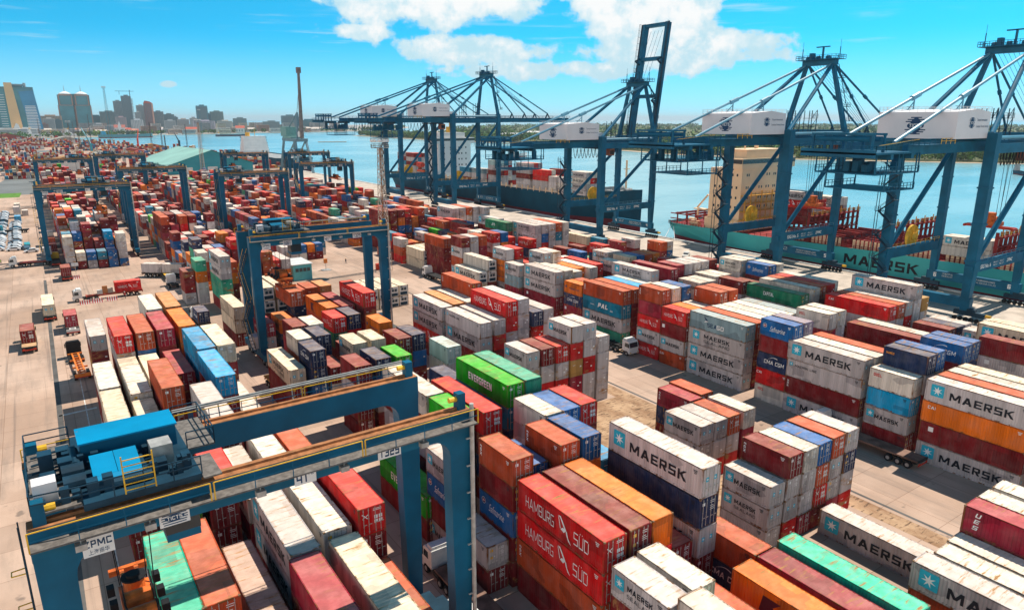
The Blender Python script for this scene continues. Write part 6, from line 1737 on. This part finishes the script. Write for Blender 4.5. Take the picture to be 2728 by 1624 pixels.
for x0, x1, yt, lab in ((1370,1450,522,'long red-roofed house on the green waterfront'),(915,960,528,'small red-roofed house beside the church'),(1080,1190,530,'grey-roofed waterfront hall before the maroon tower'),(600,740,540,'long lilac-roofed shed below the twin towers'),(420,520,560,'pale tent-roofed shed by the far basin'),(1740,1800,512,'red-roofed house behind the grey crane portal')):
    house(x0, x1, yt, 2300, (.6,.55,.5), (.5,.10,.06) if 'red' in lab else (.5,.45,.5), lab)
# small boats before the city
for k, (x, y) in enumerate(((1330,578),(1190,572),(930,580),(770,590),(1000,585))):
    p = spot(x, y, 2150); b = MB(); b.prism([(-12,1.2),(-10,-1.2),(10,-1.2),(14,2.2)],'y',-2.5,2.5); o = b.build('boat', SHIPW, None, (p.x,p.y,-3.2), R(-20+k*17)); c = MB(); c.box(-6,-1.8,1.4,3,1.8,4.6); c.build('wheelhouse', WHITE, o)
    tag(o, ['white boat on the water below the red-roofed house','white boat left of the first one','white boat below the church','white boat at the far basin mouth','white boat between the church and the red roofs'][k], 'boat', 'small boats before the city')

# ------------------------------------------------------------------ terrain
def terrain(name, poly, z, mat, skirt=None, kind='structure'):
    b = MB(); b.face([(x,y,z) for x,y in poly])
    if skirt:
        n = len(poly); cx = sum(p[0] for p in poly)/n; cy = sum(p[1] for p in poly)/n
        for i in range(n):
            p, q = poly[i], poly[(i+1) % n]; b.face([(p[0],p[1],z),(q[0],q[1],z),(q[0],q[1],skirt),(p[0],p[1],skirt)])
    o = b.build(name, mat); tag(o, kind=kind); return o
m, nt, b = newmat('yard_concrete')
geo = N(nt,'NewGeometry'); P = geo.outputs['Position']
c = mixc(nt, ramp(nt, noise(nt,.045,P,6,.6), .35,.65), (.42,.285,.21), (.56,.40,.31))
c = mixc(nt, ramp(nt, noise(nt,.5,P,6,.65,(1,.16,1)), .45,.75), c, mixc(nt,.45,c,(.22,.18,.15)))
c = mixc(nt, ramp(nt, noise(nt,2.2,P,4,.7), .62,.78), c, mixc(nt,.5,c,(.14,.12,.11)))
c = mixc(nt, ramp(nt, noise(nt,.12,P,5,.75,(1.4,.5,1)), .58,.72), c, mixc(nt,.35,c,(.16,.13,.12)))
c = mixc(nt, ramp(nt, noise(nt,.9,P,4,.6,(1,.012,1)), .56,.70), c, mixc(nt,.42,c,(.10,.09,.085)))   # tyre tracks along the lanes
c = mixc(nt, ramp(nt, noise(nt,.9,P,4,.6,(.02,1,1)), .66,.74), c, mixc(nt,.25,c,(.10,.09,.085)))
c = mixc(nt, ramp(nt, noise(nt,.33,P,3,.5), .68,.74), c, mixc(nt,.55,c,(.07,.065,.06)))
br = N(nt,'TexBrick'); br.inputs['Scale'].default_value = 1.0; br.inputs['Brick Width'].default_value = 9; br.inputs['Row Height'].default_value = 6; br.inputs['Mortar Size'].default_value = .035; br.offset = 0
br.inputs['Color1'].default_value = (1,1,1,1); br.inputs['Color2'].default_value = (.82,.82,.82,1); br.inputs['Mortar'].default_value = (.55,.5,.47,1); nt.links.new(P, br.inputs['Vector'])
c = mixc(nt, 1, c, br.outputs[0], 'MULTIPLY')
nt.links.new(c, b.inputs['Base Color']); b.inputs['Roughness'].default_value = .85; b.inputs['Specular IOR Level'].default_value = .2
YARD = m
terrain('yard_ground', [(-900,-200),(201,-200),(201,960),(172,1300),(55,1860),(-300,1950),(-900,1900)], 0, YARD, -9)
# lane strips, 4 mm apart in height
def strip(name, pts, z, mat): 
    b = MB(); b.face([(x,y,z) for x,y in pts]); o = b.build(name, mat); tag(o, kind='structure'); return o
ASPH = plain('asphalt_strip', (.10,.095,.09), .85, 0, .25, .3); PALE = YARD; SAND = newmat('sandy_earth'); _m,_nt,_b = SAND
P2 = N(_nt,'NewGeometry').outputs['Position']; cc = mixc(_nt, ramp(_nt, noise(_nt,.35,P2,7,.7,(1,.5,1)),.35,.65), (.27,.15,.08), (.50,.33,.20)); cc = mixc(_nt, ramp(_nt, noise(_nt,1.6,P2,5,.7,(.35,1.4,1)),.52,.64), cc, (.10,.055,.03)); _nt.links.new(cc,_b.inputs['Base Color']); _b.inputs['Roughness'].default_value = .95
FAROAD = plain('far_road_asphalt', (.16,.17,.17), .85, 0, .2, .05)
LINEW = plain('road_line', (.62,.60,.56), .8, 0, .25, 1.2)
strip('lane_joint', [(-2.7,20),(-1.9,20),(-1.0,236),(-1.7,236)], .004, ASPH)
strip('lane_line', [(1.15,20),(1.3,20),(1.9,150),(1.75,150)], .004, LINEW); strip('lane_line', [(-2.0,122.1),(3.2,122.6),(3.2,123.2),(-2.0,122.7)], .004, LINEW)
strip('far_road', [(-30,520),(0.5,520),(2,640),(40,1250),(10,1250),(-14,700)], .004, FAROAD)
strip('wide_road', [(79.6,-60),(93.2,-60),(93.0,230),(79.4,230)], .004, PALE)
strip('road_drain', [(78.5,-60),(78.95,-60),(78.6,190),(78.15,190)], .008, ASPH)
for (x0,y0,x1,y1) in ((74.9,-40,78.0,60),(74.8,60,78.1,84)): strip('earth_strip', [(x0,y0),(x1,y0),(x1-.3,y1),(x0+.2,y1)], .006, SAND[0])
strip('earth_patch', [(54,63),(75,61),(76.6,70),(75.6,79.2),(56,79.3)], .005, SAND[0])
strip('earth_patch', [(60,45.0),(74.8,44.8),(74.7,51.8),(60,51.8)], .005, SAND[0])
strip('asphalt_gap', [(56,130),(63,130),(62,152),(55,150)], .005, ASPH)
for x in (171.4, 197.6):
    strip('crane_rail', [(x-.15,-100),(x+.15,-100),(x+.15,640),(x-.15,640)], .006, ASPH)
strip('quay_apron', [(160,-100),(200.6,-100),(200.6,640),(164,640)], .003, plain('quay_concrete', (.50,.42,.35), .85, 0, .2, .2, .15))
b = MB(); b.box(199.6,-150,0,200.9,950,.35); o = b.build('quay_edge', CONCW); tag(o, kind='structure')
for i in range(18): 
    b = MB(); b.box(-.5,-1,0,.9,1,3.2); o = b.build('quay_fender', BLACK, None, (200.95+.5, 40+i*18, -3.0)); tag(o, f'black rubber fender on the quay face, {ORD[i]} from the right', 'fender', 'fenders along the quay')
GRASS = plain('grass_patch', (.10,.22,.03), .9, 0, .3, .4); strip('grass_verge', [(-19,505),(-8,505),(-7,535),(-19,535)], .006, GRASS)
# water
m, nt, b = newmat('harbour_water'); P = N(nt,'NewGeometry').outputs['Position']
c = mixc(nt, ramp(nt, noise(nt,.004,P,5,.6,(1,2.2,1)), .35,.65), (.15,.36,.42), (.30,.50,.54)); nt.links.new(c, b.inputs['Base Color']); b.inputs['Roughness'].default_value = .18; b.inputs['Specular IOR Level'].default_value = .5
bp = N(nt,'Bump'); bp.inputs['Strength'].default_value = .55; bp.inputs['Distance'].default_value = 1.0; nt.links.new(noise(nt,.16,P,9,.68,(1,1.8,1)), bp.inputs['Height']); nt.links.new(bp.outputs[0], b.inputs['Normal'])
terrain('sea_water', [(-30000,-3000),(40000,-3000),(40000,40000),(-30000,40000)], -4, m)
# far shores
LANDM = plain('shore_ground', (.12,.13,.055), .95, 0, .35, .02); BEACH = plain('beach_sand', (.55,.42,.30), .95, 0, .12, .03)
RIGHT = [(1600,-600),(1060,100),(925,330),(790,540),(762,700),(792,848),(880,1080),(935,1280),(820,1262),(800,1500),(830,2050),(900,2080),(1060,1900),(1350,2500),(1900,3300),(3000,4600),(5200,3600),(6200,-600)]
CITY = [(-3000,1990),(-600,2080),(100,2240),(380,2500),(570,2610),(900,2700),(1250,2760),(1900,3900),(2600,5600),(-3000,6000)]
def grow(poly, k):
    n = len(poly); out = []
    ar = sum(poly[i][0]*poly[(i+1) % n][1]-poly[(i+1) % n][0]*poly[i][1] for i in range(n))
    for i in range(n):
        p, q = Vector((*poly[i-1],0)), Vector((*poly[(i+1) % n],0)); d = (q-p).normalized(); nn = Vector((d.y,-d.x,0))*(1 if ar > 0 else -1); out.append((poly[i][0]+nn.x*k, poly[i][1]+nn.y*k))
    return out
terrain('far_beach', grow(RIGHT, 14), -3.6, BEACH, -5); terrain('far_land', RIGHT, -2.6, LANDM, -4)
terrain('city_beach', grow(CITY, 16), -3.6, BEACH, -5); terrain('city_land', CITY, -2.4, plain('city_ground', (.34,.31,.28), .95, 0, .3, .01), -4)
# woods on the far shore (leaf clumps, many small faces)
def inside(x, y, poly):
    r = False; n = len(poly)
    for i in range(n):
        (x1,y1),(x2,y2) = poly[i], poly[i-1]
        if (y1 > y) != (y2 > y) and x < (x2-x1)*(y-y1)/(y2-y1)+x1: r = not r
    return r
m, nt, b = newmat('leaves'); at2 = N(nt,'Attribute', attribute_name='paint'); nt.links.new(at2.outputs['Color'], b.inputs['Base Color']); b.inputs['Roughness'].default_value = .7; b.inputs['Specular IOR Level'].default_value = .2
LEAF = m
def woods(name, label, spots):
    b = MB(); cols = []; rw = random.Random(9)
    for (x, y, r, h, q, sz) in spots:
        base = rw.choice([(.05,.11,.015),(.075,.14,.02),(.035,.085,.02),(.10,.15,.03),(.055,.12,.03)]); base = [c*rw.uniform(.75,1.3) for c in base]
        for i in range(q):
            u = rw.uniform(-1,1); t = rw.uniform(0,2*PI); rr = rw.random()**.4; s = math.sqrt(1-u*u)
            c = Vector((x+r*rr*s*math.cos(t), y+r*rr*s*math.sin(t), -2.6+h*.55+h*.46*rr*u))
            nn = Vector((rw.gauss(0,1),rw.gauss(0,1),rw.gauss(.6,1))).normalized(); a = nn.orthogonal().normalized(); e = nn.cross(a); k = sz*rw.uniform(.6,1.3)
            b.face([c+a*k, c+e*k*.8, c-a*k, c-e*k*.8]); f = rw.uniform(.75,1.25); cols.append([v*f for v in base])
    me = bpy.data.meshes.new(name); me.from_pydata(b.v, [], b.f); me.materials.append(LEAF)
    at = me.attributes.new('paint','FLOAT_COLOR','FACE'); at.data.foreach_set('color', [q for c in cols for q in (*c,1)])
    o = link(name, me); tag(o, label, 'trees', None, 'stuff'); return o
rw = random.Random(3); sp = []
def edge_rows(poly, i0, i1, depth, n, hr, q, sz):
    segs = [(poly[i], poly[i+1]) for i in range(i0, i1)]; Ls = [math.dist(a, c) for a, c in segs]; T = sum(Ls)
    for _ in range(n):
        s = rw.uniform(0, T); k = 0
        while s > Ls[k]: s -= Ls[k]; k += 1
        a, c = segs[k]; f = s/Ls[k]; d = ((c[0]-a[0])/Ls[k], (c[1]-a[1])/Ls[k]); off = abs(rw.gauss(0, depth)) + 5
        for sg in (1, -1):
            x = a[0]+(c[0]-a[0])*f+d[1]*off*sg; y = a[1]+(c[1]-a[1])*f-d[0]*off*sg
            if inside(x, y, poly): break
        else: continue
        h = rw.uniform(*hr); sp.append((x, y, h*rw.uniform(.45,.75), h, q, sz))
edge_rows(RIGHT, 1, 6, 40, 700, (8,15), 60, 1.25)
edge_rows(RIGHT, 5, 11, 50, 900, (8,15), 34, 1.9)
edge_rows(RIGHT, 0, 11, 260, 1700, (8,16), 26, 2.4)
for _ in range(2600):
    x = rw.uniform(900,5600); y = rw.uniform(-300,4300)
    if inside(x, y, RIGHT): h = rw.uniform(9,18); sp.append((x, y, h*rw.uniform(.8,2.2), h, 12, 5.0))
for _ in range(260):                                     # palms above the rest
    x = rw.uniform(820,2400); y = rw.uniform(200,2400)
    if inside(x, y, RIGHT): sp.append((x, y, 3.2, 25, 10, 1.6)); sp.append((x, y, .5, 22, 6, .9))
woods('far_shore_woods', 'dense green woods and palms along the far right shore', sp)
sp = []
edge_rows(CITY, 1, 7, 60, 420, (8,16), 22, 3.0)
woods('city_shore_trees', 'green trees massed along the city waterfront', sp)
for k, (x, y, w_, c) in enumerate(((1020,1500,60,CONCW),(1120,1350,40,SPRR),(1250,1700,80,CONCW),(1000,900,50,CONCW),(1180,700,60,CONCW))):
    b = MB(); b.box(-w_/2,-10,0,w_/2,10,9); o = b.build('shore_building', OFFW, None, (x,y,-2.6), R(-30)); c_ = MB(); c_.prism([(-11,9),(11,9),(0,13)],'x',-w_/2-1,w_/2+1); c_.build('roof', c, o); tag(o, ['pale low building among the shore woods behind the left cranes','red-roofed low building among the shore woods','long pale building farthest in the shore woods','pale low building at the shore behind the raised boom','pale low building in the woods behind the cream bridge'][k], 'building', 'buildings in the shore woods')

# ------------------------------------------------------------------ sky, sun, camera
w = bpy.data.worlds.new('World'); sc.world = w; w.use_nodes = True; nt = w.node_tree; nt.nodes.clear()
out = nt.nodes.new('ShaderNodeOutputWorld'); bg = nt.nodes.new('ShaderNodeBackground'); nt.links.new(bg.outputs[0], out.inputs[0])
tc = N(nt,'TexCoord'); D = tc.outputs['Generated']
SUN_EL, SUN_AZ = R(60), R(86)          # azimuth clockwise from +Y
sky = N(nt,'TexSky'); sky.sky_type = 'NISHITA'; sky.sun_disc = False; sky.sun_elevation = SUN_EL; sky.sun_rotation = SUN_AZ; sky.altitude = 50; sky.air_density = 1.0; sky.dust_density = .3; sky.ozone_density = 2.0
mp = N(nt,'Mapping'); mp.inputs['Location'].default_value = (0,0,.10); mp.inputs['Scale'].default_value = (1,1,3.2); nt.links.new(D, mp.inputs[0]); nt.links.new(mp.outputs[0], sky.inputs['Vector'])
tint0 = mixc(nt, 1, sky.outputs[0], SKYTINT, 'MULTIPLY')
def M2(op, a, b=None):
    n = nt.nodes.new('ShaderNodeMath'); n.operation = op
    for i, v in enumerate((a, b)):
        if v is None: continue
        if isinstance(v, (int, float)): n.inputs[i].default_value = v
        else: nt.links.new(v, n.inputs[i])
    return n.outputs[0]
sp3 = N(nt,'SeparateXYZ'); nt.links.new(D, sp3.inputs[0])
az = M2('ARCTAN2', sp3.outputs[0], sp3.outputs[1]); el = M2('ARCSINE', sp3.outputs[2])
azd = M2('MULTIPLY', az, 180/PI); eld = M2('MULTIPLY', el, 180/PI)
tint = mixc(nt, ramp(nt, eld, 11, 45), tint0, mixc(nt, 1, tint0, (.30,.24,.30), 'MULTIPLY'))   # deeper blue overhead
cv = N(nt,'CombineXYZ'); nt.links.new(azd, cv.inputs[0]); nt.links.new(eld, cv.inputs[1])
n1 = noise(nt, .30, cv.outputs[0], 9, .58, (1, 1.25, 1)); n2 = noise(nt, .9, cv.outputs[0], 6, .6, (.12, 2.0, 1)); n3 = noise(nt, .11, cv.outputs[0], 5, .55, (1, 2.4, 1))
# cumulus banks in view, then added unseen fill banks: (azimuth, elevation, half widths, weight)
env = None
for a0, e0, ra, re, wgt in CLOUDS_AND_FILL:
    dx = M2('DIVIDE', M2('SUBTRACT', azd, a0), ra); dy = M2('DIVIDE', M2('SUBTRACT', eld, e0), re)
    r2 = M2('ADD', M2('MULTIPLY', dx, dx), M2('MULTIPLY', dy, dy)); g = M2('MULTIPLY', M2('POWER', 2.718, M2('MULTIPLY', r2, -1.0)), wgt)
    env = g if env is None else M2('MAXIMUM', env, g)
dens = M2('ADD', env, M2('MULTIPLY', M2('SUBTRACT', n1, .5), 1.9))
cum = ramp(nt, dens, .42, .66)
strat = M2('MULTIPLY', ramp(nt, n2, .50, .74), M2('MULTIPLY', ramp(nt, n3, .42, .62), .65))
low = M2('MULTIPLY', ramp(nt, M2('MULTIPLY', eld, -1), -6.5, 0), .62)   # milky band near the horizon
veil = M2('MAXIMUM', strat, low)
veil = M2('MULTIPLY', veil, ramp(nt, M2('MULTIPLY', eld, 1), -1.5, .6))
c1 = mixc(nt, veil, tint, VEIL)
shade = M2('MULTIPLY', ramp(nt, M2('ADD', noise(nt, .5, cv.outputs[0], 8, .62), M2('MULTIPLY', M2('SUBTRACT', eld, 6.5), .028)), .34, .60), ramp(nt, dens, .45, .95))
c2 = mixc(nt, cum, c1, mixc(nt, ramp(nt, M2('MULTIPLY', sp3.outputs[0], -1), -.05, .5), mixc(nt, shade, CLOUD_LO, CLOUD_HI), (20, 18.6, 17)))   # added unseen clouds opposite the sun, brightened to fill shaded sides
nt.links.new(c2, bg.inputs[0]); bg.inputs[1].default_value = SKYS
L = bpy.data.lights.new('sun', 'SUN'); L.energy = SUNE; L.angle = R(.5); L.color = (1, .92, .80)
so = bpy.data.objects.new('sun', L); COL.objects.link(so)
sd = Vector((math.sin(SUN_AZ)*math.cos(SUN_EL), math.cos(SUN_AZ)*math.cos(SUN_EL), math.sin(SUN_EL)))
so.rotation_euler = sd.to_track_quat('Z', 'Y').to_euler(); so.location = (0,0,300)
cam = bpy.data.cameras.new('camera'); co = bpy.data.objects.new('camera', cam); COL.objects.link(co); sc.camera = co
cam.sensor_width = 36; cam.lens = 36*1848/2728; cam.clip_start = 1; cam.clip_end = 60000
co.location = CAM; co.rotation_euler = FW.to_track_quat('-Z', 'Y').to_euler()
sc.view_settings.view_transform = 'Standard'; sc.view_settings.look = 'None'; sc.view_settings.exposure = EXPO; sc.view_settings.gamma = 1
sc.cycles.max_bounces = 5; sc.cycles.diffuse_bounces = 3; sc.cycles.glossy_bounces = 2; sc.cycles.transmission_bounces = 1
# ------------------------------------------------------------------ sea air
m = bpy.data.materials.new('sea_haze'); m.use_nodes = True; _nt = m.node_tree; _nt.nodes.clear()
_o = _nt.nodes.new('ShaderNodeOutputMaterial'); _v = _nt.nodes.new('ShaderNodeVolumePrincipled'); _nt.links.new(_v.outputs[0], _o.inputs['Volume'])
_v.inputs['Color'].default_value = (.80,.92,1,1); _v.inputs['Density'].default_value = HAZE; _v.inputs['Anisotropy'].default_value = .2
hb = MB(); hb.box(-31000,-4000,-10,41000,41000,200); tag(hb.build('haze', m), 'thin pale sea haze over the harbour', 'haze', None, 'stuff')
sc.cycles.volume_bounces = 0
